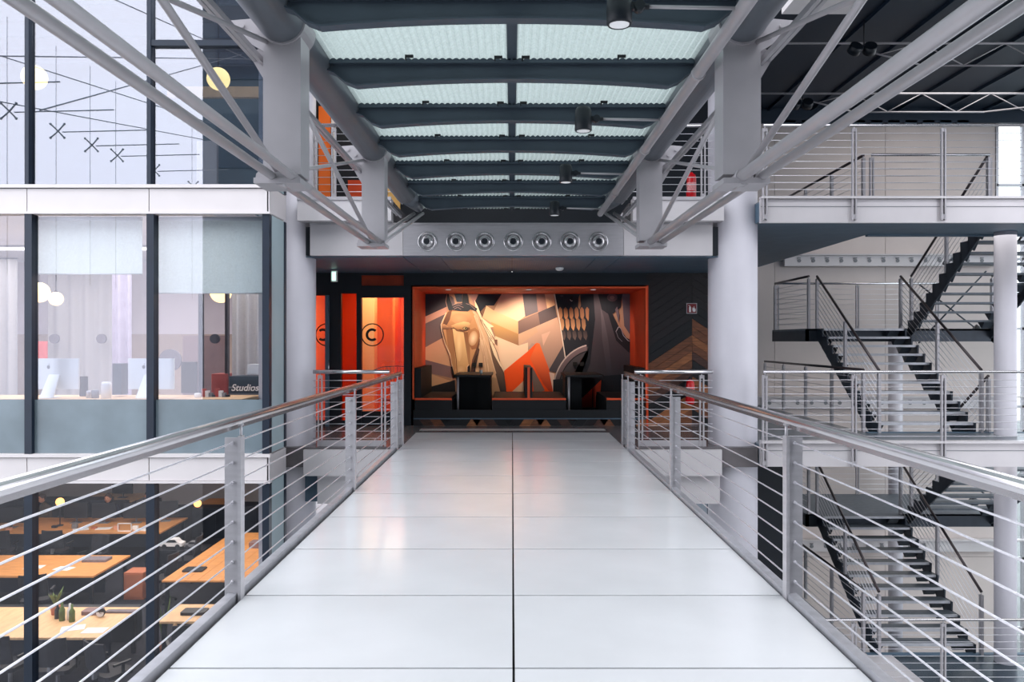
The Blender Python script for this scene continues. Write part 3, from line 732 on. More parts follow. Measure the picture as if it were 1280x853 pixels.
# the horse
def glow(cx, cy, rx, ry, cin, cout, rot=0, n=24):
    lay[0] += 1; b = len(mv); mv.append(M(cx, cy, lay[0])); mc.append(lin(cin) + (1,))
    for i in range(n):
        a = 2 * math.pi * i / n; x = rx * math.cos(a); y = ry * math.sin(a)
        mv.append(M(cx + x * math.cos(rot) - y * math.sin(rot), cy + x * math.sin(rot) + y * math.cos(rot), lay[0])); mc.append(lin(cout) + (1,))
    for i in range(n): mf.append([b, b + 1 + i, b + 1 + (i + 1) % n])
poly([(350, 130), (392, 180), (430, 262), (475, 370), (520, 468), (532, 575), (400, 575), (372, 470), (395, 330), (398, 260), (372, 180)], (222, 184, 148), (206, 168, 136))
poly([(436, 270), (475, 370), (520, 468), (534, 575), (505, 575), (470, 440)], (150, 116, 92), (40, 40, 50))
poly([(262, 140), (350, 145), (372, 175), (400, 262), (397, 320), (374, 395), (356, 480), (270, 480), (262, 440), (248, 370), (222, 305), (204, 240), (216, 205), (236, 160)], (196, 142, 98), (208, 160, 112))
poly([(240, 162), (346, 158), (362, 200), (350, 222), (322, 232), (290, 224), (262, 240), (232, 232), (213, 235)], (206, 156, 112), (172, 116, 78))
poly([(230, 250), (290, 240), (330, 262), (334, 340), (350, 430), (345, 470), (280, 478), (262, 410), (245, 340)], (232, 190, 136), (206, 160, 112))
poly([(240, 256), (262, 250), (286, 470), (278, 472), (256, 392)], (196, 142, 94), (180, 130, 92))
poly([(318, 262), (330, 262), (352, 470), (344, 476)], (176, 122, 80), (188, 140, 100))
poly([(230, 250), (262, 245), (270, 300), (284, 470), (272, 474), (256, 395), (240, 330)], (150, 100, 66), (196, 146, 102))
poly([(262, 246), (318, 262), (330, 330), (344, 430), (336, 470), (284, 476), (270, 320)], (240, 200, 146), (214, 168, 118))
poly([(318, 262), (340, 262), (350, 330), (352, 440), (344, 430), (330, 340)], (132, 84, 54), (186, 138, 98))
glow(296, 330, 16, 80, (250, 220, 168), (232, 190, 138))
glow(304, 452, 26, 24, (236, 196, 150), (216, 170, 122))
poly([(240, 162), (262, 150), (250, 200), (236, 226), (213, 235), (220, 205)], (120, 78, 58), (96, 60, 48))
glow(298, 196, 40, 26, (206, 156, 114), (194, 142, 102))
poly([(340, 256), (376, 240), (398, 262), (400, 310), (384, 345), (360, 350), (342, 320)], (176, 122, 82), (150, 100, 66))
glow(366, 294, 22, 38, (250, 224, 190), (196, 146, 104), .2)
poly([(397, 290), (398, 325), (372, 405), (362, 480), (350, 480), (362, 400), (384, 340)], (120, 78, 56), (60, 40, 40))
poly([(262, 236), (285, 246), (318, 252), (346, 238), (352, 250), (318, 264), (284, 258)], (104, 64, 46), (150, 100, 68))
stroke([(236, 240), (258, 246), (280, 240), (312, 258), (340, 252)], 5, (84, 52, 40))
stroke([(262, 250), (268, 300), (282, 400), (286, 470)], 4, (140, 92, 62))
poly([(206, 228), (222, 222), (236, 230), (232, 238), (252, 234), (262, 242), (240, 250), (210, 250)], (214, 158, 118), (90, 54, 44))
poly([(255, 232), (280, 220), (320, 210), (345, 214), (352, 222), (340, 240), (318, 250), (290, 250)], (236, 196, 142), (176, 120, 78))
ell(327, 244, 13, 8, (60, 36, 30)); ell(326, 244, 8, 6, (214, 190, 130)); ell(328, 244, 4, 4.5, (14, 14, 18))
poly([(204, 240), (216, 250), (226, 290), (240, 340), (228, 310), (214, 270)], (70, 44, 44), (140, 92, 70))
stroke([(232, 165), (206, 225), (210, 260), (226, 320), (250, 370), (262, 440), (270, 478)], 3.5, (250, 226, 196))
stroke([(258, 435), (270, 478)], 8, (24, 20, 26))
poly([(338, 432), (346, 422), (352, 440), (350, 480), (340, 480)], (24, 20, 26)); stroke([(334, 470), (336, 436), (346, 424)], 4, (240, 206, 170))
poly([(362, 470), (380, 400), (392, 340), (398, 350), (380, 440), (376, 480)], (90, 62, 54), (30, 26, 30))
for (a, b2_) in (((372, 180), (412, 330)), ((384, 190), (440, 400)), ((396, 230), (480, 470)), ((400, 290), (430, 470)), ((410, 300), (455, 540))):
    stroke([a, ((a[0] + b2_[0]) / 2 + 6, (a[1] + b2_[1]) / 2), b2_], 4, (240, 210, 176), (224, 190, 158))
poly([(372, 100), (392, 140), (410, 190), (440, 216), (470, 235), (452, 240), (478, 300), (452, 275), (486, 330), (462, 315), (495, 390), (515, 450), (500, 430), (470, 375), (436, 272), (400, 190), (380, 150)], (250, 226, 192), (246, 220, 188))
for p in (((408, 200), (440, 262), (462, 300)), ((420, 220), (455, 270), (474, 298)), ((400, 200), (430, 258), (455, 310)), ((450, 290), (480, 350), (500, 410))):
    stroke(p, 2.5, (120, 86, 66))
poly([(470, 300), (487, 300), (487, 332), (476, 322)], (130, 90, 72))
poly([(232, 72), (244, 72), (262, 128), (290, 118), (312, 118), (314, 72), (338, 72), (345, 118), (388, 146), (380, 158), (352, 150), (340, 160), (300, 158), (262, 152), (246, 156), (232, 120)], (14, 20, 34), (20, 26, 40))
poly([(250, 80), (268, 92), (276, 120), (262, 130)], (96, 78, 88)); poly([(272, 72), (312, 72), (310, 112), (285, 112)], (44, 50, 66))
for p in (((262, 130), (290, 120), (312, 124)), ((266, 140), (292, 128), (318, 140)), ((272, 148), (290, 138), (306, 150)), ((330, 120), (350, 126), (376, 150))):
    stroke(p, 2.5, (150, 116, 116))
stroke([(236, 74), (230, 110), (240, 148)], 2.5, (190, 150, 140))
me = bpy.data.meshes.new('mural'); me.from_pydata(mv, [], mf)
ca = me.color_attributes.new('paint', 'FLOAT_COLOR', 'POINT')
for i, c in enumerate(mc): ca.data[i].color = c
me.materials.append(MU); me.update()
mural = bpy.data.objects.new('mural', me); COL.objects.link(mural)
tag(mural, 'large mural of a horse head and angular orange, tan and grey shapes', 'mural')
for i, (px, py) in enumerate(((592.5, 456.5), (601, 456.5), (718.5, 455.5), (727.5, 455.5))):
    p = at(px, py, 17.05)
    s_ = thing('wall_socket', ['small black socket on the horse muzzle, left one', 'small black socket right of the horse muzzle', 'small black socket in the arc of the mural, left one', 'small black socket in the arc of the mural, right one'][i], 'socket', p, 'sockets on the mural')
    MB().box(p.x - .042, p.x + .042, 17.03, 17.06, p.z - .042, p.z + .042).box(p.x - .02, p.x + .02, 17.026, 17.03, p.z - .02, p.z + .02).build('cover', GAP, s_)

# ------------------------------------------------------------------ big columns
for s, lb in ((-1, 'thick round light grey column beside the glass building, left of the landing'), (1, 'thick round light grey column right of the landing')):
    c = thing('column', lb, 'column', (s * 3.45, 12.45, -7.4), 'big round columns')
    MB().cyl((s * 3.45, 12.45, -7.4), (s * 3.45, 12.45, 9.0), .375, 48).build('shaft', COLUMN, c)
    MB().box(s * 3.45 - .42, s * 3.45 + .42, 12.03, 12.87, -7.4, -7.34).build('base_plate', STEEL, c)
# upper lobby wall
ul = struct('wall_upper_lobby', 'dark wall of the floor above', (0, 15, 3.7))
MB().box(-3.7, 3.7, 15.0, 15.1, 3.4, 7.6).build('wall_panel', DARK, ul)
MB().box(-3.62, -3.40, 14.9, 15.0, 3.75, 6.0).build('lit_door', ROOMO, ul)
MB().box(-3.38, -3.32, 14.88, 15.0, 3.75, 6.0).build('door_frame', WHITE, ul)
MB().box(-3.08, -2.55, 14.94, 15.0, 3.75, 4.62).build('orange_panel', ORANGE, ul)
MB().box(-2.9, -2.5, 14.95, 15.0, 4.75, 5.5).build('orange_panel', ORANGE, ul)
MB().box(-2.42, -2.1, 14.9, 15.0, 3.75, 5.0).build('cream_panel', ROOMC, ul)
MB().box(-3.7, 3.7, 11.3, 15.1, 7.2, 7.3).build('ceiling_panel', SOFFIT, ul)
for zc, xc in ((5.25, 2.62), (3.62, 1.95)):
    fn = thing('wall_fan', 'round grey fan unit behind the right truss' if zc > 5 else 'small grey fan unit behind the far right hanger plate', 'fan', (xc, 13.0, zc))
    MB().lathe([(.02, .05), (.06, .05), (.06, .03), (.15, .03), (.17, .05), (.17, -.08)], (xc, 13.0, zc), 'y', 20).build('fan_ring', PLATE, fn)
    MB().cyl((xc, 12.98, zc), (xc, 13.05, zc), .15, 16).build('fan_grille', DARK, fn)
    MB().cyl((xc, 13.05, zc), (xc, 15.0, zc), .03, 8).build('bracket', STEEL, fn)

# ------------------------------------------------------------------ glass office building on the left
FY = 10.95
bld = struct('wall_left', 'glass office facade', (-3.4, FY, 0))
mx = [-14.9, -13.2, -11.6, -9.9, -8.3, -6.66, -4.985, -3.36]
def zrow(z0, z1, parent):      # a white cladding band with joints
    for a, b in zip(mx[:-1], mx[1:]):
        MB().box(a + .006, b - .006, FY - .02, FY + .04, z0 + .035, z1 - .055).build('cladding_panel', WHITEP, parent)
    MB().box(mx[0], -3.315, FY - .05, FY + .04, z1 - .045, z1).box(mx[0], -3.315, FY - .05, FY + .04, z0, z0 + .03).build('cladding_lip', WHITEP, parent)
    MB().box(mx[0], -3.36, FY + .0, FY + .10, z0 + .01, z1 - .01).build('cladding_backing', GAP, parent)
    MB().box(-3.345, -3.33, FY - .02, FY + .78, z0 + .02, z1 - .02).build('return_panel', OFFW, parent)
    MB().box(mx[0], -4.25, FY + .10, 26, z0 + .05, z1 - .06).build('floor_slab', OWALL, parent)
zrow(3.345, 3.748, bld); zrow(-.352, .048, bld)
for (z0, z1, w) in ((3.75, 7.6, .055), (.05, 3.345, .10), (-3.9, -.352, .115)):
    for x in mx[:-1]:
        MB().box(x - w / 2 + (.02 if z0 < 3 else 0), x + w / 2 + (.02 if z0 < 3 else 0), FY - .03, FY + .12, z0, z1).build('mullion', NAVY, bld)
    if z0 < 3.5: MB().box(-3.43, -3.335, FY - .02, FY + .10, z0, z1).build('corner_mullion', NAVY, bld)
    MB().box(-3.36, -3.33, FY + .70, FY + .80, z0, z1).build('corner_mullion', NAVY, bld)
MB().box(mx[6], -3.36, FY - .02, FY + .06, 5.66, 5.74).build('transom', NAVY, bld)
MB().box(-3.40, -3.335, FY - .02, FY + .04, 3.75, 7.6).build('corner_mullion', OFFW, bld)
wn = 0
RETG = mat('return_frosted_glass', (150, 168, 174), .55, 0, .04, 1)
wlab = {}
for fl, (z0, z1) in enumerate(((-3.9, -.352), (.79, 3.345), (3.75, 7.6))):
    for i, (a, b) in enumerate(zip(mx[:-1], mx[1:])):
        wn += 1
        w = struct('window_%d' % wn, None, ((a + b) / 2, FY + .05, z0))
        MB().box(a + .03, b - .03, FY + .045, FY + .055, z0, z1).build('pane', (GLASSL, GLASSF, GLASSU)[fl], w)
    wn += 1
    w = struct('window_%d' % wn, None, (-3.345, FY + .4, z0))
    MB().box(-3.35, -3.34, FY + .1, FY + .70, z0 if fl != 1 else .05, z1).build('pane', RETG, w)
for i, (a, b) in enumerate(zip(mx[:-1], mx[1:])):
    MB().box(a + .03, b - .03, FY + .04, FY + .06, .05, .79).build('frosted_panel', FROST, bld)
# interior shells
inn = struct('wall_office', 'office interior walls', (-9, 18, 0))
MB().box(-4.29, -4.25, 14.95, 26, -3.9, 7.6).box(-3.74, -3.37, FY + .80, FY + .84, -3.9, 7.6).box(-3.74, -3.71, FY + .84, 14.95, -3.9, 7.6).box(-4.29, -3.71, 14.95, 14.99, -3.9, 7.6).build('side_partition', OWALL, inn)
MB().box(-15, -4.29, 17.6, 17.7, .05, 3.35).build('rear_partition', mat('pale_partition', (214, 204, 208), .8, 0, .06, .6), inn)
MB().box(-15, -4.29, 17.59, 17.6, .05, 1.75).build('low_partition', mat('tan_partition', (186, 164, 150), .8, 0, .08, .8), inn)
MB().box(-15, -4.29, 16.6, 16.7, 3.75, 7.6).build('upper_partition', TEAL, inn)
MB().box(-15, -4.29, 25.8, 25.9, -3.7, -.3).build('rear_wall', OWALL, inn)
MB().box(-15.1, -15, FY, 26, -3.9, 7.6).build('end_wall', OWALL, inn)
MB().box(-15, -4.29, FY + .1, 26, 7.5, 7.6).build('upper_ceiling', SOFFIT, inn)
for i in range(8): MB().box(-15, -4.29, 11.8 + i * .7, 11.9 + i * .7, 7.2, 7.5).build('ceiling_joist', DARK if i % 2 else SOFFIT, inn)
MB().box(-6.5, -4.29, 15.0, 15.1, 6.2, 6.4).build('timber_strip', DESKL, inn)
MB().box(-6.3, -5.9, 15.9, 16.0, 3.8, 5.6).build('door_panel', OWALL, inn)
lf = struct('floor', 'dark carpet of the lower office', (-9, 18, -3.7))
MB().box(-15, -4.29, FY + .1, 26, -3.9, -3.7).build('carpet', CARPET, lf)
for nm, x, y, z in (('front one in the lower office', -8, 13, -.425), ('rear one in the lower office', -8, 18, -.425), ('one in the middle office', -8, 15, 3.32)):
    t = thing('ceiling_light', 'added slim glowing ceiling light, ' + nm, 'lamp', (x, y, z), 'added office ceiling lights')  # luminaires added to stand for the office fill light
    MB().box(x - 3, x + 3, y - .08, y + .08, z, z + .03).build('diffuser', LAMPC, t)
    MB().box(x - 3.02, x + 3.02, y - .10, y + .10, z + .03, z + .05).build('housing', WHITE, t)

def globe(label, px, py, Y, rpx, top, grp='globe lamps in the offices'):
    p = at(px, py, Y); r = rpx * Y / F
    t = thing('globe_lamp', label, 'lamp', p, grp)
    MB().ball(p, r, 24, 12).build('globe', LAMPW, t)
    MB().cyl((p.x, p.y, p.z + r * .9), (p.x, p.y, top), .008, 6).build('cord', DARK, t)
    MB().cyl((p.x, p.y, p.z + r * .93), (p.x, p.y, p.z + r * 1.15), .03, 8).build('cap', DARK, t)
globe('glowing globe lamp in the upper office, far left', 43, 97, 13, 15, 7.5)
globe('glowing globe lamp in the upper office, beside the slim tie rod', 273, 99, 13, 14, 7.5)
globe('glowing globe lamp below the wide roller blind, above the left monitor', 49, 366, 13, 12.5, 3.34)
globe('small pale globe standing for a reflection of the larger lamp, over the left monitor', 70, 374, 15.5, 8.5, 3.34)  # a reflection of the larger globe, built as a glowing ball
globe('glowing globe lamp peeping out under the right roller blind', 276, 366, 13, 13, 3.34)

def blind(label, px0, px1, py1, Y=11.12):
    a = at(px0, 268, Y); b = at(px1, py1, Y)
    t = thing('roller_blind', label, 'blind', ((a.x + b.x) / 2, Y, b.z), 'roller blinds')
    mb = MB(); n = 26
    for i in range(n + 1):
        x = a.x + (b.x - a.x) * i / n; y = Y + .006 * math.sin(i * 1.7)
        mb.v += [(x, y, 3.30), (x, y, b.z)]
    for i in range(n): mb.face([2 * i, 2 * i + 2, 2 * i + 3, 2 * i + 1], 0, True)
    mb.build('fabric', BLIND, t)
    MB().cyl((a.x, Y, 3.31), (b.x, Y, 3.31), .03, 10).build('roller', WHITE, t)
    MB().cyl((a.x, Y, b.z), (b.x, Y, b.z), .009, 8).build('bottom_bar', ALU, t)
blind('wide translucent roller blind in the left half of the middle office', 40, 178, 343)
blind('pale green roller blind beside the facade corner, drawn lower', 193, 328, 367)
def curtain(label, px0, px1, Y, mm, amp=.06, per=.16):
    a = at(px0, 300, Y); b = at(px1, 300, Y)
    t = thing('curtain', label, 'curtain', (a.x, Y, .05), 'office curtains')
    n = max(10, int((b.x - a.x) / per * 8)); mb = MB()
    for i in range(n + 1):
        x = a.x + (b.x - a.x) * i / n; y = Y + amp * math.sin((x - a.x) / per * 2 * math.pi)
        mb.v += [(x, y, 3.2), (x, y, .1)]
    for i in range(n): mb.face([2 * i, 2 * i + 2, 2 * i + 3, 2 * i + 1], 0, True)
    mb.build('cloth', mm, t)
    MB().cyl((a.x, Y, 3.22), (b.x, Y, 3.22), .015, 8).build('curtain_rod', DARK, t)
curtain('pale gathered curtain near the facade corner in the middle office', 290, 326, 12.6, CURT)
curtain('dark gathered curtain strip between the pale ones', 281, 288, 12.7, mat('dark_curtain', (96, 90, 92), .8), .05, .1)
curtain('wide pale curtain behind the left monitor', 60, 140, 16.6, CURT, .05, .3)
curtain('mauve grey curtain behind the second monitor', 140, 165, 15.6, mat('mauve_curtain', (176, 168, 186), .8), .05, .2)
curtain('narrow pale curtain at the far left of the middle office', -10, 22, 15.6, CURT, .05, .2)

dk = thing('window_desk', 'long pale desk along the middle office glass carrying the monitors', 'desk', (-8, 11.5, .05))
MB().box(-11.8, -3.76, 11.10, 11.95, .74, .79).build('desk_top', DESKL, dk)
for x in (-11.5, -9.7, -8.0, -6.3, -4.9, -3.9): MB().box(x - .025, x + .025, 11.2, 11.9, .05, .74).build('leg', GREY, dk)
def monitor():
    r = thing('monitor', 'x', 'monitor', (0, 0, 0), 'silver monitors seen from behind')
    m = MB(); m.bevbox(-.33, .33, -.012, .03, .12, .56, .01); m.build('housing', ALU, r)
    st = MB(); st.hexa([(-.16, -.14, 0), (.04, -.14, 0), (.04, -.125, 0), (-.16, -.125, 0), (-.09, -.02, .33), (.06, -.02, .33), (.06, -.005, .33), (-.09, -.005, .33)])
    st.box(-.16, .04, -.14, .10, 0, .008); st.build('stand', ALU, r)
    return r
mo = monitor(); mo.location = at(70, 500, 11.4); mo.location.z = .79
mo['label'] = 'silver monitor seen from behind on the window desk, farther left one'
# fruit shaped mark on the back of the housing
lg = MB(); lg.prism([(.024 * math.cos(a) * (1 - .22 * (abs(a) < .45)), .026 * math.sin(a) - .0 - .004 * abs(math.cos(a * 2))) for a in [math.pi * 2 * i / 24 - math.pi for i in range(24)]], 'y', -.0135, -.011)
lg.prism([(.0, .030), (.012, .034), (.016, .048), (.004, .044)], 'y', -.0135, -.011)
lo = lg.build('logo', GREY, None, True); lo.parent = mo; lo.location = (-.10, 0, .44)
mo2 = copy_tree(mo, (0, 0, 0)); p = at(189, 500, 11.4); mo2.location = (p.x, 11.4, .79)
mo2['label'] = 'silver monitor seen from behind on the window desk, split by the dark mullion'
def box_thing(name, label, cat, px0, px1, py0, py1, Y, d, mm, grp=None, part='body', extra=None):
    a = at(px0, py1, Y); b = at(px1, py0, Y)
    t = thing(name, label, cat, ((a.x + b.x) / 2, Y, a.z), grp)
    MB().bevbox(a.x, b.x, Y, Y + d, a.z, b.z, min(.01, d / 5)).build(part, mm, t)
    if extra: extra(t, a, b)
    return t
def jar(label, cat, name, px, py0, w, Y, mm, grp=None, zb=.79):
    a = at(px, py0, Y); r = w * Y / F / 2
    t = thing(name, label, cat, (a.x, Y, zb), grp)
    MB().lathe([(0, 0), (r, 0), (r, (a.z - zb) * .85), (r * .8, a.z - zb), (0, a.z - zb)], (a.x, Y, zb), n=16).build('body', mm, t)
jar('white paper roll standing on the window desk', 'roll', 'paper_roll', 133, 478, 12, 11.3, WHITE)
jar('small glass jar on the window desk left of the white roll', 'jar', 'glass_jar', 119, 488, 9, 11.3, GREY)
jar('small grey pot on the window desk beside the left monitor', 'pot', 'pen_pot', 111, 489, 6, 11.35, PLATE)
jar('pale cup on the window desk right of the second monitor', 'cup', 'cup', 247, 492, 8, 11.4, WHITE)
box_thing('tablet', 'dark tablet leaning beside the left monitor', 'tablet', 99, 109, 471, 496, 11.6, .03, DARK)
box_thing('speaker', 'dark blue grey speaker box left of the second monitor', 'speaker', 140, 152, 455, 494, 11.6, .2, mat('slate', (58, 72, 84), .6))
box_thing('screen', 'dark screen right of the second monitor', 'screen', 226, 246, 453, 492, 12.0, .05, DARK)
box_thing('brown_panel', 'reddish brown panel board behind the dark post in the middle office', 'panel', 228, 286, 420, 500, 13.6, .05, BRN)
box_thing('post', 'dark post in the middle office before the brown panel', 'post', 247.5, 253, 300, 500, 13.0, .08, NAVY)
box_thing('red_cabinet', 'dark red cabinet in the middle office near the facade corner', 'cabinet', 264, 284, 468, 500, 12.6, .4, REDC)
box_thing('red_chair_back', 'red chair back above the left monitor', 'chair', 39, 56, 427, 455, 14.5, .1, mat('red_fabric', (214, 70, 62), .8))
box_thing('box_stack', 'row of pale books over the dark crates in the middle office', 'books', 309, 327, 456, 468, 12.2, .25, WHITE)
def crate_extra(t, a, b):
    for z in (.2, .5): MB().box(a.x - .005, b.x + .005, 12.0 - .006, 12.0, a.z + (b.z - a.z) * z, a.z + (b.z - a.z) * z + .02).build('crate_rib', GREY, t)
cr = box_thing('dark_crate', 'dark crate with white lettering near the facade corner', 'crate', 286, 324, 471, 500, 12.0, .4, mat('crate_slate', (40, 56, 68), .6), extra=crate_extra)
def text_mesh(txt, size, loc, mm, name, parent, shear=.25):
    c = bpy.data.curves.new('t', 'FONT'); c.body = txt; c.size = size; c.align_x = 'CENTER'; c.extrude = .001; c.shear = shear; c.offset = .002
    o = bpy.data.objects.new('t', c); COL.objects.link(o)
    dg = bpy.context.evaluated_depsgraph_get()
    me = bpy.data.meshes.new_from_object(o.evaluated_get(dg)); bpy.data.objects.remove(o)
    me.transform(Matrix.Rotation(math.pi / 2, 4, 'X'))
    me.materials.clear(); me.materials.append(mm)
    n = bpy.data.objects.new(name, me); COL.objects.link(n); n.parent = parent; n.location = Vector(loc) - parent.location
p = at(306, 489, 11.975)
text_mesh('Studios', .14, p, WHITE, 'lettering', cr)
for i, (px, py, Y, lb) in enumerate(((268, 424, 13.4, 'dark round disc on the brown panel in the middle office'), (126, 424, 16.3, 'dark round disc before the wide pale curtain'), (67, 424, 16.3, 'faint round disc just above the left monitor'), (212, 451, 14, 'dark round shape behind the second monitor'))):
    p = at(px, py, Y); t = thing('round_disc', lb, 'disc', p, 'round discs in the middle office')
    MB().cyl(p, p + Vector((0, .06, 0)), (6 if i < 3 else 14) * Y / F, 20).build('disc', mat('disc_grey_%d' % i, (46, 44, 52) if i == 0 else (110, 104, 112), .6), t)
# clutter on the right of the window desk
for i in range(9):
    x = 250 + i * 4.2; p = at(x, 496, 11.5)
    t = thing('desk_item', ['first', 'second', 'third', 'fourth', 'fifth', 'sixth', 'seventh', 'eighth', 'ninth'][i] + ' small item right of the second monitor, counted from the left', 'clutter', (p.x, 11.5, .79), 'small items on the window desk')
    MB().bevbox(p.x - .03, p.x + .03, 11.5, 11.56, .79, .79 + .03 + .03 * ((i * 7) % 4), .008).build('body', [DARK, REDC, WHITE, GREY][i % 4], t)

# --- lower office furniture
ZF = -3.7
def desk(label, x0, x1, y0, y1, mm=DESKW, h=.75, planks=0, grp='office desks'):
    r = thing('desk', label, 'desk', ((x0 + x1) / 2, (y0 + y1) / 2, ZF), grp)
    if planks:
        w = (x1 - x0) / planks
        for i in range(planks): MB().box(x0 + i * w + .004, x0 + (i + 1) * w - .004, y0, y1, ZF + h - .03, ZF + h).build('plank', mm, r)
    else: MB().box(x0, x1, y0, y1, ZF + h - .035, ZF + h).build('desk_top', mm, r)
    for x in (x0 + .08, x1 - .08):
        for y in (y0 + .08, y1 - .08): MB().box(x - .03, x + .03, y - .03, y + .03, ZF, ZF + h - .035).build('leg', DARK, r)
    MB().box(x0 + .15, x1 - .15, (y0 + y1) / 2 - .01, (y0 + y1) / 2 + .01, ZF + .2, ZF + h - .04).build('modesty_panel', NAVY, r)
desk('long wooden desk crossing the first dark mullion in the lower office', -11.6, -8.1, 15.4, 16.9)
desk('long planked wooden table running away beside the corner of the lower office', -6.65, -4.85, 15.1, 18.9, planks=8)
desk('pale wooden desk nearest the glass, with clock and plants', -11.0, -6.35, 12.2, 13.6, DESKL)
desk('small pale desk right of the second mullion near the glass', -5.75, -4.7, 12.9, 13.75, DESKL)
desk('wooden desk with monitors and papers behind the first mullion', -13.2, -8.35, 18.9, 20.5)
desk('small wooden desk far back beside the warm lamp', -8.75, -7.7, 22, 23)
desk('small pale desk in the far left back of the lower office', -12.6, -10.8, 22.6, 23.8, DESKL)

def chair():
    r = thing('office_chair', 'x', 'chair', (0, 0, 0), 'black office chairs')
    MB().bevbox(-.24, .24, -.23, .23, .44, .50, .05).build('seat', CHAIRB, r)
    mb = MB()
    for i in range(6):
        a0 = -.25 + .5 * i / 6; a1 = -.25 + .5 * (i + 1) / 6
        y0 = -.24 - .05 + 1.0 * a0 * a0; y1 = -.24 - .05 + 1.0 * a1 * a1
        mb.hexa([(a0, y0, .58), (a1, y1, .58), (a1, y1 + .03, .58), (a0, y0 + .03, .58), (a0 * .92, y0 - .06, 1.0), (a1 * .92, y1 - .06, 1.0), (a1 * .92, y1 - .03, 1.0), (a0 * .92, y0 - .03, 1.0)])
    mb.build('backrest', CHAIRB, r)
    MB().cyl((0, 0, .08), (0, 0, .44), .03, 8).build('post', GREY, r)
    MB().box(-.02, .02, -.29, -.2, .46, .62).build('back_bracket', GREY, r)
    m = MB()
    for k in range(5):
        a = 2 * math.pi * k / 5; m.cyl((0, 0, .10), (.28 * math.cos(a), .28 * math.sin(a), .06), .018, 6); m.ball((.28 * math.cos(a), .28 * math.sin(a), .03), .03, 8, 4)
    m.build('star_base', DARK, r)
    for s in (-1, 1): MB().box(s * .27 - .02, s * .27 + .02, -.15, .12, .64, .67).box(s * .27 - .012, s * .27 + .012, -.02, .02, .46, .64).build('armrest', DARK, r)
    return r
ch = chair()
chs = [(-10.45, 18.35, 0, 'black office chair at the monitor desk, right of the first mullion'), (-11.7, 18.3, .2, 'black office chair at the monitor desk, far left edge'),
       (-9.2, 17.4, 2.8, 'black office chair between the two long desks'), (-10.2, 14.75, -.2, 'black office chair in front of the long wooden desk'),
       (-8.9, 14.9, .3, 'black office chair near the right end of the long wooden desk'), (-7.15, 16.2, 1.5, 'black office chair beside the orange box'),
       (-7.2, 17.6, 1.7, 'black office chair left of the planked table, farther one'), (-6.72, 11.78, .1, 'large dark chair nearest the glass, between the first two mullions'),
       (-5.05, 12.35, .5, 'dark chair right of the second mullion nearest the glass'), (-7.5, 11.9, -.2, 'dark chair at the far left nearest the glass'),
        (-5.85, 11.62, -.5, 'grey black chair close to the glass, left of the second mullion')]
for i, (x, y, rz, lb) in enumerate(chs):
    o = ch if i == 0 else copy_tree(ch, (0, 0, 0)); o.location = (x, y, ZF); o.rotation_euler = (0, 0, rz); o['label'] = lb
def screen():
    r = thing('desk_screen', 'x', 'screen', (0, 0, 0), 'black desk screens')
    MB().bevbox(-.30, .30, -.015, .02, .12, .50, .008).build('housing', DARK, r)
    MB().cyl((0, .03, 0), (0, .03, .3), .02, 8).build('stand', GREY, r)
    MB().box(-.12, .12, -.08, .10, 0, .012).build('foot', GREY, r)
    return r
sc = screen()
for i, (x, y, z, rz, lb) in enumerate([(-12.2, 19.4, ZF + .75, 0, 'black screen on the monitor desk at the far left'), (-10.9, 19.9, ZF + .75, 0, 'wide black screen behind the first mullion'),
        (-10.2, 19.9, ZF + .75, 0, 'black screen between the two seated people'), (-9.4, 19.9, ZF + .75, .1, 'black screen on the monitor desk, left of the white frame'),
        (-11.3, 23.1, ZF + .75, 0, 'small dark screen far back at the left'), (-8.75, 20.1, ZF + .75, .3, 'black screen at the right end of the monitor desk'),
        (-9.8, 16.2, ZF + .75, .2, 'black screen on the long wooden desk')][:6]):
    o = sc if i == 0 else copy_tree(sc, (0, 0, 0)); o.location = (x, y, z); o.rotation_euler = (0, 0, rz); o['label'] = lb
def cab(label, x0, x1, y0, y1, h, mm=NAVY, nm='low_cabinet', cat='cabinet'):
    r = thing(nm, label, cat, ((x0 + x1) / 2, y0, ZF), 'dark office cabinets' if cat == 'cabinet' else None)
    MB().box(x0, x1, y0, y1, ZF, ZF + h).build('body', mm, r)
    n = max(1, int((x1 - x0) / .6))
    for i in range(n): MB().box(x0 + (x1 - x0) * i / n + .01, x0 + (x1 - x0) * (i + 1) / n - .01, y0 - .015, y0, ZF + .05, ZF + h - .03).build('door', mm, r)
cab('low dark cabinet under the white toy car', -8.3, -7.0, 18.0, 18.6, .55, DARK)
cab('long dark cabinet behind the planked table', -7.2, -4.35, 20.2, 20.8, 1.1, DARK)
cab('dark cabinet far back under the warm lamp', -8.6, -6.0, 21.4, 21.9, .8, DARK)
cab('tall dark cabinet by the corner of the lower office', -5.6, -4.35, 19.4, 19.9, 2.2, NAVY)
cab('dark cabinet row along the left of the lower office', -14.6, -11.0, 21.5, 22.0, 1.0, NAVY)
cab('dark cabinet behind the pale front desk', -10.6, -6.6, 14.0, 14.2, .6, DARK)
cab('orange box between the long wooden desk and the planked table', -7.95, -7.55, 16.3, 16.7, .55, BRICKO, 'orange_box', 'box')
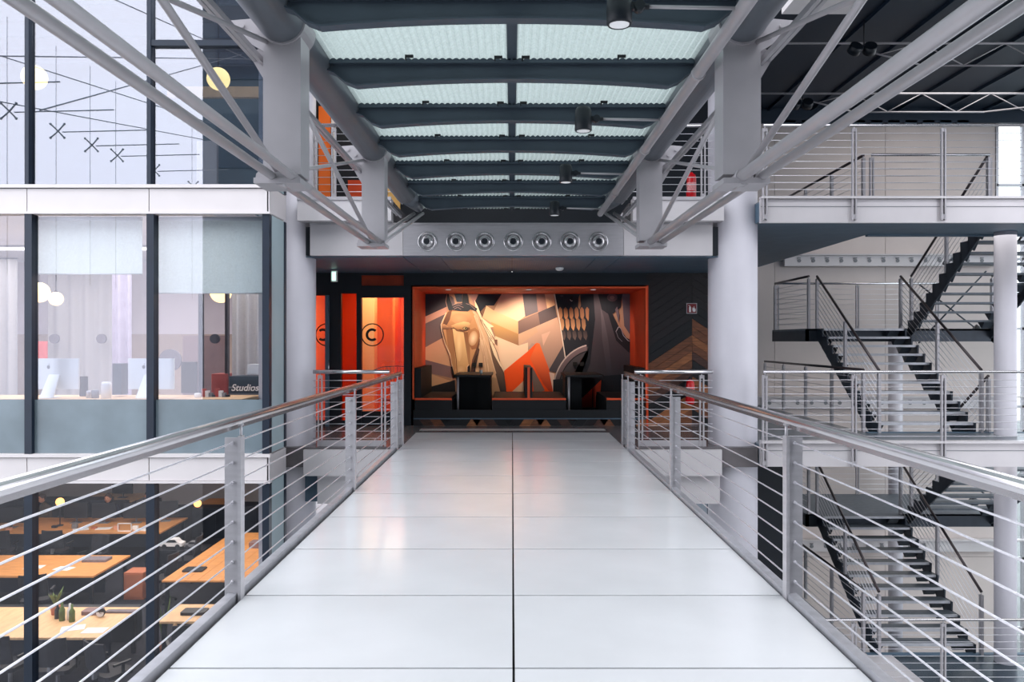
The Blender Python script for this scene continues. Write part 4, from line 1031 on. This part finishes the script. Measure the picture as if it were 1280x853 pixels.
# toy cars on the low cabinet
def toy(label, x, y, z, s, mm, grp):
    r = thing('toy_car', label, 'toy car', (x, y, z), grp)
    prof = [(-.25, .06), (-.25, .13), (-.13, .15), (-.07, .22), (.10, .22), (.17, .15), (.25, .13), (.25, .06)]
    MB().prism([(x + a * s, z + b * s) for a, b in prof], 'y', y, y + .22 * s).build('body', mm, r)
    MB().prism([(x + a * s, z + b * s) for a, b in [(-.11, .15), (-.06, .21), (.09, .21), (.14, .15)]], 'y', y - .004, y + .224 * s).build('side_window', DARK, r)
    for dx in (-.15, .15): MB().cyl((x + dx * s, y - .01, z + .055 * s), (x + dx * s, y + .23 * s, z + .055 * s), .055 * s, 14).build('wheel', DARK, r)
toy('white toy car standing on the low dark cabinet', -7.78, 18.15, ZF + .55, 1.0, WHITE, 'toy cars')
toy('smaller grey toy car right behind the white one', -7.33, 18.2, ZF + .55, .7, GREY, 'toy cars')
# desk things
cl_ = thing('desk_clock', 'small round white clock on the pale front desk', 'clock', (-6.78, 13.1, ZF + .75))
MB().cyl((-6.78, 13.1, ZF + .82), (-6.78, 13.14, ZF + .84), .075, 20).build('case', DARK, cl_)
MB().cyl((-6.78, 13.092, ZF + .82), (-6.78, 13.1, ZF + .82), .062, 20).build('dial', WHITE, cl_)
MB().box(-6.783, -6.777, 13.086, 13.092, ZF + .82, ZF + .87).box(-6.78, -6.745, 13.086, 13.092, ZF + .817, ZF + .823).build('hands', DARK, cl_)
fr = thing('picture_frame', 'empty white frame standing on the monitor desk', 'frame', (-9.25, 19.5, ZF + .75))
for a in ((-9.42, -9.08, .93, .95), (-9.42, -9.08, .75, .77), (-9.42, -9.40, .75, .95), (-9.10, -9.08, .75, .95)): MB().box(a[0], a[1], 19.0, 19.02, ZF + a[2], ZF + a[3]).build('frame_bar', WHITE, fr)
def desk_lamp(label, px, py, Y, zb):
    p = at(px, py, Y); r = thing('desk_lamp', label, 'lamp', (p.x, Y, zb), 'warm desk lamps')
    MB().ball(p, .10, 16, 8).build('bulb', LAMPO, r)
    MB().cyl((p.x, Y, zb), (p.x, Y, p.z - .08), .012, 8).build('stem', DARK, r); MB().cyl((p.x, Y, zb), (p.x, Y, zb + .02), .08, 12).build('base', DARK, r)
desk_lamp('warm glowing lamp beside the first seated person', 75, 628, 19.6, ZF + .75)
desk_lamp('warm orange lamp before the small far desk', 247, 630, 21.5, ZF + .8)
def sheet(label, x, y, w, d, mm, rz=0):
    r = MB().box(-w / 2, w / 2, -d / 2, d / 2, 0, .006).build('paper_sheet', mm); r.location = (x, y, ZF + .75); r.rotation_euler = (0, 0, rz)
    tag(r, label, 'paper', 'papers on the office desks')
for i, (x, y, rz, lb) in enumerate([(-9.9, 19.3, .2, 'white paper on the monitor desk left of the toy car'), (-8.9, 19.2, -.3, 'white paper near the right end of the monitor desk'), (-6.55, 12.5, .05, 'white paper at the right end of the pale front desk'),
        (-9.6, 16.0, .1, 'paper on the long wooden desk near the first mullion'), (-8.95, 15.9, -.2, 'paper at the right of the long wooden desk'), (-10.4, 19.2, .5, 'paper before the wide black screen'), (-6.95, 12.6, .4, 'paper left of the round clock')]):
    sheet(lb, x, y, .34, .24, WHITE, rz)
for i, (x, y, h, mm, lb) in enumerate([(-7.32, 12.95, .30, PLANT, 'green bottle on the pale front desk'), (-7.22, 13.0, .26, WHITE, 'pale bottle on the pale front desk'), (-7.13, 12.9, .28, PLANT, 'rightmost green bottle on the pale front desk'),
        (-7.45, 13.05, .24, DARK, 'dark bottle on the pale front desk'), (-6.05, 14.3, .3, DESKL, 'pale vase by the small front desk')]):
    t = thing('bottle', lb, 'bottle', (x, y, ZF + (.75 if i < 4 else 0)), 'bottles in the lower office')
    zz = ZF + (.75 if i < 4 else .0)
    MB().lathe([(0, 0), (.045, 0), (.045, h * .6), (.018, h * .78), (.018, h), (0, h)], (x, y, zz), n=14).build('glass_body', mm, t)
def pot_plant(label, x, y, z, h, n=14):
    r = thing('potted_plant', label, 'plant', (x, y, z), 'office plants')
    MB().lathe([(0, 0), (.06, 0), (.08, .14), (.07, .14), (0, .12)], (x, y, z), n=14).build('pot', BRICKO, r)
    for i in range(n):
        a = i * 2.4; e = Vector((math.cos(a) * (.07 + .05 * (i % 3)), math.sin(a) * (.07 + .05 * (i % 3)), .14 + h * (.5 + .5 * ((i * 5) % n) / n)))
        b = Vector((x, y, z + .12)); t = Vector((x, y, z)) + e; s_ = Vector((-math.sin(a), math.cos(a), 0)) * .03; m_ = (b + t) / 2 + Vector((0, 0, .03))
        m = MB(); m.v = [tuple(b), tuple(m_ + s_), tuple(t), tuple(m_ - s_), tuple(m_ + Vector((0, 0, .006)))]
        for f in ((0, 1, 4), (1, 2, 4), (2, 3, 4), (3, 0, 4)): m.face(list(f))
        m.build('leaf', PLANT, r)
pot_plant('leafy plant standing behind the bottles on the pale front desk', -7.6, 13.25, ZF + .75, .3)
pot_plant('leafy plant between the second mullion and the small pale desk', -5.95, 13.6, ZF, .8)
pot_plant('small plant at the right end of the planked table', -5.3, 18.5, ZF + .75, .35)
for i, (x, y, w, d, h, mm, lb) in enumerate(((-6.55, 13.35, .5, .12, .03, CHAIRG, 'grey keyboard shaped tray behind the round clock'), (-7.0, 13.3, .3, .22, .06, BRN, 'brown box on the pale front desk'), (-5.3, 13.3, .4, .25, .05, DARK, 'dark folder on the small pale desk'),
        (-6.3, 15.8, .4, .3, .03, DARK, 'dark laptop on the near left corner of the planked table'), (-5.6, 17.6, .35, .3, .12, BRN, 'brown bag on the planked table'), (-8.6, 16.5, .5, .3, .05, CHAIRG, 'grey tray on the long wooden desk'), (-10.6, 15.8, .4, .3, .1, DARK, 'dark box on the long wooden desk left of the mullion'))):
    t = thing('desk_object', lb, 'clutter', (x, y, ZF + .75), 'objects on the lower office desks')
    MB().bevbox(x - w / 2, x + w / 2, y - d / 2, y + d / 2, ZF + .75, ZF + .75 + h, .02).build('body', mm, t)
for i in range(9):
    random.seed(40 + i)
    x = -12.6 + i * .5 + random.uniform(-.05, .05); y = 19.05 + random.uniform(0, .5)
    t = MB().bevbox(-.06, .06, -.05, .05, 0, .04 + .08 * random.random(), .01).build('desk_item', [BRICKO, SKIN, WHITE, DARK, GREY][i % 5]); t.location = (x, y, ZF + .75)
    tag(t, ['first', 'second', 'third', 'fourth', 'fifth', 'sixth', 'seventh', 'eighth', 'ninth'][i] + ' small object from the left among the odds and ends on the monitor desk', 'clutter', 'odds and ends on the monitor desk')
mt = thing('white_board', 'white board on the far left wall of the lower office', 'board', (-14.97, 21, -3.7))
MB().box(-14.99, -14.95, 19.5, 24, -3.5, -1.6).build('panel', WHITE, mt)

# --- two seated people in the lower office
def person(label, x, y, rz, shirt, lean=.1):
    J = {'pelvis': (0, 0, .50), 'belly': (0, .03, .66), 'chest': (0, .06 + lean * .3, .86), 'neck': (0, .09 + lean * .6, 1.04), 'skull': (0, .13 + lean * .8, 1.14)}
    r = thing('person', label, 'person', (x, y, ZF), 'people at the desks'); r.rotation_euler = (0, 0, rz)
    def skin(name, pts, edges, rad, mm, lv=1):
        me = bpy.data.meshes.new(name); me.from_pydata(pts, edges, []); me.materials.append(mm)
        o = bpy.data.objects.new(name, me); COL.objects.link(o); o.parent = r
        md = o.modifiers.new('skin', 'SKIN'); me.skin_vertices[0].data[0].use_root = True
        for i, q in enumerate(rad): me.skin_vertices[0].data[i].radius = (q, q) if not isinstance(q, tuple) else q
        sb = o.modifiers.new('sub', 'SUBSURF'); sb.levels = lv; sb.render_levels = lv
        for p_ in me.polygons: p_.use_smooth = True
        return o
    P = [J['pelvis'], J['belly'], J['chest'], J['neck'], (0, .12 + lean * .8, 1.10),
         (-.17, .06 + lean * .3, .96), (-.22, .18, .76), (-.14, .42, .78), (.17, .06 + lean * .3, .96), (.22, .18, .76), (.14, .42, .78),
         (-.10, .05, .50), (-.12, .46, .50), (-.12, .46, .08), (-.12, .58, .04), (.10, .05, .50), (.12, .46, .50), (.12, .46, .08), (.12, .58, .04)]
    E = [(0, 1), (1, 2), (2, 3), (3, 4), (2, 5), (5, 6), (6, 7), (2, 8), (8, 9), (9, 10), (0, 11), (11, 12), (12, 13), (13, 14), (0, 15), (15, 16), (16, 17), (17, 18)]
    R = [(.15, .12), (.14, .11), (.17, .11), .06, .05, .06, .047, .033, .06, .047, .033, .09, .065, .045, .035, .09, .065, .045, .035]
    skin('body', P, E, R, shirt)
    hy = .14 + lean * .8
    m = MB(); m.ball((0, hy, 1.19), .095, 20, 12, sq=(.82, .98, 1.22))
    m.cyl((0, hy + .085, 1.20), (0, hy + .118, 1.165), .010, 8, .016)
    for s in (-1, 1): m.ball((s * .079, hy, 1.18), .02, 8, 6, sq=(.5, 1, 1.5))
    h = m.build('head', SKIN, r, True)
    e = MB()
    for s in (-1, 1): e.ball((s * .03, hy + .083, 1.20), .009, 8, 6)
    e.box(-.022, .022, hy + .086, hy + .093, 1.128, 1.134); e.build('face_features', DARK, h, True)
    MB().ball((0, hy - .014, 1.215), .099, 20, 10, sq=(.86, .98, 1.12)).build('hair', HAIR, r, True)
    for s in (-1, 1):
        pts = [(s * .14, .42, .78), (s * .13, .50, .775)]; ed = [(0, 1)]; rd = [.026, (.034, .018)]
        for k in range(4):
            a = len(pts); bx = s * .13 + (k - 1.5) * .02; ln = (.055, .068, .064, .05)[k]
            pts += [(bx, .52, .775), (bx, .52 + ln * .6, .775), (bx, .52 + ln, .765)]; ed += [(1, a), (a, a + 1), (a + 1, a + 2)]; rd += [.009, .008, .007]
        a = len(pts); pts += [(s * .13 - s * .035, .47, .77), (s * .13 - s * .05, .505, .768)]; ed += [(0, a), (a, a + 1)]; rd += [.011, .009]
        skin('hand', pts, ed, rd, SKIN)
    return r
person('person in a dark navy shirt bent over the monitor desk, hands at the face', -10.55, 21.1, math.pi, SHIRTN, .22)
person('person in an olive brown shirt seated behind the first mullion', -12.2, 20.95, math.pi - .5, SHIRTB, .05)
person('person in dark clothes seated further right along the monitor desk', -9.75, 21.4, math.pi + .3, SHIRTN, .1)
for i, (x, y, rz) in enumerate(((-10.55, 21.2, math.pi), (-12.2, 21.05, math.pi - .5), (-9.75, 21.5, math.pi + .3))):
    o = copy_tree(ch, (x, y, ZF), rz); o['label'] = 'chair under the ' + ['person with hands at the face', 'person in olive brown', 'person further right at the monitor desk'][i]

# --- cable net at the left side of the atrium, seen mirrored in the upper glass
cn = thing('cable_net', 'steel cable net with spider fittings, mirrored in the upper office glass', 'cable net', (-10.6, 1, 3))
fy = (3.4, 1.9, .6, -1.6, -4.5, 5.2, 7.2)
for i, y in enumerate(fy):
    z = 6.5 + .03 * (3.5 - y)
    m = MB()
    for a, b in ((-.16, .16), (.16, .16), (-.16, -.16), (.16, -.16)):
        m.cyl((-10.6, y, z), (-10.6 + a, y + .03, z + b), .017, 6); m.ball((-10.6 + a, y + .03, z + b), .03, 8, 4)
    m.build('spider_fitting', GREY, cn)
    MB().cyl((-10.5, y, z - .02), (-8.4, y, z + .03), .014, 6).build('strut', GREY, cn)
    for dx in (-.05,): MB().cyl((-10.6 + dx, y, 3), (-10.6 + dx, y, z + 2), .006, 5).build('vertical_cable', GREY, cn)
for x0, z0, x1, z1 in ((-11.2, 6.2, -8.2, 5.4), (-10.6, 5.0, -10.6, 5.6), (-9.2, 7.5, -7.2, 7.6), (-10.0, 5.6, -7.7, 8.8), (-8.6, 4.6, -10.2, 9.0)):
    MB().cyl((x0, 7.5, z0 + 1.2), (x1, -8, z1 + 3.4), .013, 6).build('stay_cable', GREY, cn)
fb = thing('far_building', 'dark building mass across the void behind the viewpoint, mirrored in the office glass', 'building', (0, -13, -7.4))
MB().box(-13.6, 16, -16, -13, -7.4, 19).build('facade_body', FARB, fb)
for i in range(7):
    for j in range(6):
        MB().box(-13 + i * 4, -10.2 + i * 4, -13.0, -12.95, -6.4 + j * 3.9, -4.0 + j * 3.9).build('window_band', NAVY, fb)
fb2 = thing('side_light_block', 'unseen dark block added to keep light off from the right of the viewpoint', 'building', (14.3, -5, -7.4))
MB().box(14.05, 15, -12.9, -2, -7.4, 12).box(3.0, 14.6, -12.9, -6, 7.25, 7.5).build('facade_body', FARB, fb2)  # added block out of view, darkens the right side of the bridge
gr = struct('floor', 'ground far below', (0, 0, -7.4))
MB().box(-60, 60, -60, 90, -7.6, -7.4).build('ground_surface', GROUND, gr)

# ------------------------------------------------------------------ stair hall on the right
hall = struct('wall_right', 'taupe end wall of the stair hall', (8, 19.4, 0))
xw = [3.7, 6.4, 9.1, 11.78]
zz_ = [-7.4, -3.66, 0.03, 3.55, 7.25]
for a, b in zip(xw[:-1], xw[1:]):
    for c, d in zip(zz_[:-1], zz_[1:]):
        MB().box(a + .005, b - .005, 19.4, 19.5, c + .005, d - .005).build('wall_panel', TAUPE, hall)
MB().box(3.7, 14, 19.3, 19.6, 6.9, 7.3).build('wall_head', HCEIL, hall)
MB().box(3.7, 11.78, 19.42, 19.6, -7.4, 7.0).build('wall_backing', GREY, hall)
MB().box(3.7, 3.8, 15.1, 19.5, -7.4, 7.2).build('side_wall', SOFFIT, hall)
MB().box(3.72, 5.2, 14.6, 14.7, -7.4, -.4).build('lower_dark_wall', DARK, hall)
for zc in (3.545, .10, -3.37):
    gb = thing('wall_girder', {3.545: 'white girder with a row of holes across the upper end wall', .10: 'white girder with holes behind the middle stair flight', -3.37: 'white girder with holes behind the lower stair flight'}[zc], 'girder', (8, 19.3, zc), 'white girders on the end wall')
    x0 = 6.6 if zc > 3 else 5.2
    MB().box(x0, 11.7, 19.26, 19.38, zc - .13, zc + .13).box(x0 - .2, 12.6, 19.2, 19.38, zc + .13, zc + .16).build('girder_web', WHITEP, gb)
    m = MB()
    for i in range(15):
        x = x0 + .35 + i * .34
        if x < 11.5: m2 = MB(); m2.cyl((x, 19.25, zc), (x, 19.262, zc), .045, 12); m2.box(x - .05, x + .03, 19.235, 19.255, zc + .05, zc + .075); m2.build('web_hole', GREY, gb)
hc = struct('ceiling', 'dark stair hall ceiling', (8, 10, 7.1))
MB().box(1.9, 14.0, 8.5, 19.5, 7.25, 7.35).build('ceiling_panel', HCEIL, hc)
m = MB()
for i in range(11): MB().box(2.0 + 1.05 * i, 2.06 + 1.05 * i, 8.6, 19.4, 7.18, 7.25).build('ceiling_rib', HCEIL, hc)
for i in range(11): MB().box(6.6 + i * .42, 6.88 + i * .42, 19.30, 19.39, 6.86, 6.96).build('air_slot', SOFFIT, hc)
for y, lb in ((17.2, 'slender lattice truss across the dark hall ceiling, farther one'), (14.3, 'slender lattice truss across the dark hall ceiling, nearer one'), (11.4, 'slender lattice truss across the dark hall ceiling, nearest one')):
    t = thing('ceiling_truss', lb, 'truss', (4, y, 6.9), 'lattice trusses in the hall')
    lb_ = HCEIL if y < 12 else SOFFIT
    MB().cyl((3.8, y, 6.95), (13, y, 6.95), .022, 8).build('top_chord', STEEL, t)
    MB().tube([(6.2, y, 6.85), (7.4, y, 6.55), (10.2, y, 6.55), (12.8, y, 6.85)], .018, 8).build('bottom_chord', STEEL, t)
    x = 6.6; up = False
    while x < 12.4:
        zlo = 6.85 - min(.3, (x - 6.2) * .25, (12.8 - x) * .11 + .02)
        MB().cyl((x, y, 6.95 if up else zlo), (x + .75, y, zlo if up else 6.95), .011, 6).build('lattice_bar', STEEL, t); x += .75; up = not up
hl = thing('hanging_light', 'white light panel hanging above the right truss, cut by the top edge', 'lamp', (4.4, 10, 5.9))
MB().box(3.15, 3.95, 8.9, 9.3, 5.42, 5.56).build('housing', WHITEP, hl)
for x in (3.25, 3.85): MB().cyl((x, 9.1, 5.56), (x, 9.1, 7.25), .006, 6).build('suspension_wire', CABLE, hl)
for px, py, Y, lb in ((1080, 57, 13.9, 'black twin floodlight under the hall ceiling'), (1003, 127, 16.8, 'small black floodlight farther back under the hall ceiling')):
    p = at(px, py, Y); t = thing('floodlight', lb, 'lamp', p, 'floodlights in the hall')
    for s in (-1, 1): MB().cyl(p + Vector((s * .12, 0, 0)), p + Vector((s * .14, .12, -.08)), .11, 14).build('lamp_head', DARK, t)
    MB().cyl(p, (p.x, p.y, 7.2), .012, 6).build('hanger', DARK, t)
# window wall at the right
wr = struct('window_30', 'glazed corner of the hall', (12, 19.4, 0))
for x in (11.82, 12.45, 13.1, 13.75): MB().box(x - .03, x + .03, 19.38, 19.46, -7.4, 7.2).build('mullion', PLATE, wr)
for z in (-5.4, -3.7, -1.8, 0, 1.9, 3.6, 5.4): MB().box(11.8, 13.8, 19.38, 19.46, z - .03, z + .03).build('transom', PLATE, wr)
MB().box(11.8, 13.8, 19.41, 19.42, -7.4, 7.2).build('pane', GLASSC, wr)
wr2 = struct('window_31', 'glazed side of the hall', (13.9, 12, 0))
for i in range(6): MB().box(13.9, 13.98, 11.3 + 1.6 * i - .03, 11.3 + 1.6 * i + .03, -7.4, 7.2).build('mullion', PLATE, wr2)
MB().box(13.93, 13.94, 11, 19.5, -7.4, 7.2).build('pane', GLASSC, wr2)

# floors (galleries) of the hall
def gallery(z, label, lw=False):
    g = struct('floor', label, (8, 12.7, z))
    MB().box(3.72, 13.8, 11.98, 13.5, z - .30, z - .02).build('gallery_slab', SOFFIT, g)
    MB().box(3.72, 6.0, 13.5, 19.35, z - .30, z - .02).build('gallery_slab', SOFFIT, g)
    MB().box(6.4 if lw else 3.72, 13.8, 11.98, 13.5, z - .02, z).build('gallery_covering', mat('steel_blue_floor', (52, 66, 76), .25, .2, .1, 1.5) if lw else SLABF, g)
    MB().box(3.72, 6.0, 13.5, 19.35, z - .02, z).build('gallery_covering', SLABF, g)
    if lw: MB().box(3.72, 6.4, 11.98, 13.5, z - .02, z + .002).build('pale_covering', OFFW, g)
    MB().box(3.72, 13.8, 11.90, 11.98, z - .33, z + .02).build('edge_beam', OFFW, g)
    MB().box(3.72, 13.8, 11.84, 11.98, z + .025, z + .06).build('edge_lip', OFFW, g)
    MB().box(3.72, 13.8, 11.893, 11.9, z - .095, z - .085).build('edge_joint', GREY, g)
    MB().box(6.0, 13.8, 13.42, 13.52, z - .33, z + .01).build('inner_beam', SOFFIT, g)
gallery(3.70, 'upper gallery of the stair hall'); gallery(0.05, 'middle gallery of the stair hall'); gallery(-3.70, 'lower gallery of the stair hall', True)
L = 13.0 - 3.75
def gr_rail(z, label, x0=3.75):
    L = 13.2 - x0
    railing('gallery_railing', label, (x0, 11.87, z), (13.2, 11.87, z), [(x - x0) / L for x in (3.77, 5.10, 6.43, 7.77, 9.1, 10.4, 11.8) if x >= x0], 'front gallery railings', cables=9, h=1.12, z0=.16, z1=1.0, drop=.30, hr=.022)
gr_rail(3.70, 'upper front railing of the stair hall, above the dark underside')
gr_rail(0.02, 'middle front railing of the stair hall, before the stair flights')
gr_rail(-3.68, 'lowest front railing of the stair hall, behind the near railing posts', 4.6)
PLp = PLATE
def srail(label, a, b, n, grp, hm=RAILD, c=8, ts=None):
    return railing('stair_railing', label, a, b, ts or [i / (n - 1) for i in range(n)], grp, cables=c, h=1.06, z0=.12, z1=.93, style='flats', hr=.024, hm=hm, cr=.0045)
for z, w in ((3.70, 'upper'), (0.05, 'middle'), (-3.70, 'lower')):
    srail('long %s railing along the side gallery left of the stairs, running to the end wall' % w, (5.98, 13.55, z), (6.1, 19.2, z), 5, 'side gallery railings')
srail('short boxed railing guarding the stair opening on the upper gallery', (6.1, 13.5, 3.7), (8.1, 13.5, 3.7), 2, 'guard railings', INOX, 8)

# stair flights
def flight(label, X0, X1, Yl, zl, Yh, zh, n=11):
    r = thing('stair_flight', label, 'stairs', (X0, Yl, zl), 'steel stair flights')
    dy = (Yh - Yl) / n; dz = (zh - zl) / n; s = 1 if dy > 0 else -1
    for i in range(n):
        z = zl + dz * (i + 1); y0 = Yl + dy * i; y1 = Yl + dy * (i + 1) + s * .03
        a, b = min(y0, y1), max(y0, y1)
        t = MB().box(X0 + .03, X1 - .03, a, b, z - .04, z - .002).build('tread', TREAD, r)
        ny = y0 - s * .004
        MB().box(X0 + .03, X1 - .03, min(ny, ny + s * .03), max(ny, ny + s * .03), z - .042, z).build('nosing', NOSE, t)
        for xb in (X0 + .12, X1 - .30):
            MB().prism([(y0 + s * .03, z - .04), (y1, z - .04), (y0 + s * .16, z - .17)], 'x', xb, xb + .20 if xb > X0 + 1 else xb + .03).build('tread_bracket', STAIR, t)
    for x in (X0, X1 - .03):
        pts = [(Yl, zl - .22), (Yl - s * .02, zl)]
        for i in range(n):
            pts += [(Yl + dy * i - s * .02, zl + dz * (i + 1) - .0), (Yl + dy * (i + 1) - s * .02, zl + dz * (i + 1) - .0)]
        # sawtooth top, straight underside
        P = [(Yl, zl - .20)] + pts[2:] + [(Yh, zh - .30), (Yh - dy * .6, zh - .42)]
        m = MB(); bmi = []
        for i in range(n):      # built as connected tooth pieces
            ya, yb = Yl + dy * i, Yl + dy * (i + 1); za, zc = zl + dz * i, zl + dz * (i + 1)
            q = [(ya - s * .02, za - .22), (yb, zc - .22), (yb, zc), (ya - s * .04, zc)]
            m.prism(q, 'x', x, x + .03)
        m.build('stringer', STAIR, r)
    return r
def landing_(label, x0, x1, y0, y1, z):
    r = thing('stair_landing', label, 'landing', (x0, y0, z), 'stair landings')
    MB().box(x0, x1, y0, y1, z - .04, z).build('landing_plate', TREAD, r)
    MB().box(x0, x1, y0, y0 + .06, z - .26, z - .005).box(x0, x1, y1 - .06, y1, z - .26, z - .04).box(x0, x0 + .06, y0, y1, z - .26, z - .04).box(x1 - .06, x1, y0, y1, z - .26, z - .04).build('landing_frame', STAIR, r)
for z, w in ((0.05, 'middle'), (-3.70, 'lower')):
    zt = z + 1.80; zu = z + 3.65
    flight('wide steel flight facing the viewpoint, from %s gallery up to half landing' % w, 6.17, 7.85, 13.5, z, 16.1, zt)
    flight('steel flight with dark sawtooth side, rising right from the %s half landing' % w, 8.02, 9.7, 16.1, zt, 13.5, zu)
    landing_('dark half landing at the top of the %s stair flight' % w, 5.95, 9.75, 16.1, 18.2, zt)
    srail('left sloping railing of the %s stair flight' % w, (6.20, 13.45, z), (6.17, 16.1, zt), 3, 'sloping stair railings')
    srail('right sloping railing of the %s stair flight' % w, (7.93, 13.45, z), (7.86, 16.1, zt), 3, 'sloping stair railings')
    srail('sloping railing rising right on the sawtooth flight above the %s landing' % w, (8.05, 16.05, zt), (8.08, 13.5, zu), 3, 'sloping stair railings')
    srail('outer sloping railing of the sawtooth flight above the %s landing' % w, (9.68, 16.05, zt), (9.68, 13.5, zu), 3, 'sloping stair railings')
    srail('short side railing of the %s half landing' % w, (6.0, 16.1, zt), (6.0, 18.15, zt), 2, 'half landing railings')
    srail('back railing of the %s half landing along the end wall' % w, (6.05, 18.15, zt), (9.7, 18.15, zt), 3, 'half landing railings', INOX, 8)
# slender columns
c = thing('slim_column', 'slim round grey column passing all galleries at the right', 'column', (8.15, 13.15, -7.4), 'slim round columns')
MB().cyl((8.15, 13.15, -7.4), (8.15, 13.15, 3.4), .165, 32).build('shaft', COLUMN, c)
c = thing('slim_column', 'slim round pale column behind the stair treads', 'column', (8.96, 18.6, -7.4), 'slim round columns')
MB().cyl((8.96, 18.6, -7.4), (8.96, 18.6, 1.62), .155, 24).build('shaft', COLUMN, c)
# tie rods and floodlights by the landings
for i, z in enumerate((0.05, -3.7)):
    t = thing('cross_brace', 'thin crossed tie rods behind the %s sawtooth flight' % ('middle', 'lower')[i], 'brace', (9.5, 18.8, z + 1.4), 'crossed tie rods')
    MB().cyl((9.6, 18.8, z + 1.5), (11.2, 18.8, z + 3.2), .018, 6).build('tie_rod', STAIR, t); MB().cyl((9.6, 18.8, z + 2.9), (11.4, 18.8, z + 1.5), .018, 6).build('tie_rod', STAIR, t)
for i, (px, py, Y) in enumerate(((1216, 412, 17.5), (1212, 626, 17.5), (1180, 327, 18.5))):
    p = at(px, py, Y)
    t = thing('floodlight', ['black floodlight at the right end of the middle half landing', 'black floodlight at the right end of the lower half landing', 'small black floodlight before the upper white girder'][i], 'lamp', p, 'floodlights in the hall')
    k = (1, .9, .6)[i]
    MB().cyl(p, p + Vector((.14 * k, -.05, -.10 * k)), .13 * k, 14).build('lamp_head', DARK, t)
    MB().cyl(p + Vector((.1, 0, 0)), p + Vector((.65 * k, .1, .12 if i == 2 else -.05)), .03, 6).build('arm', STAIR, t)

# linings of the niche and of the orange room stand as pieces of the setting
for par in (niche, room):
    for ch_ in list(par.children):
        nm = ch_.name.split('.')[0]
        ch_.parent = None; ch_.location = ch_.location + par.location; ch_['kind'] = 'structure'
        ch_.name = 'trim_2' if 'trim' in nm or 'plinth' in nm else ('floor' if 'floor' in nm else ('ceiling' if ('top' in nm or 'ceiling' in nm) else 'wall_' + nm))
    bpy.data.objects.remove(par)
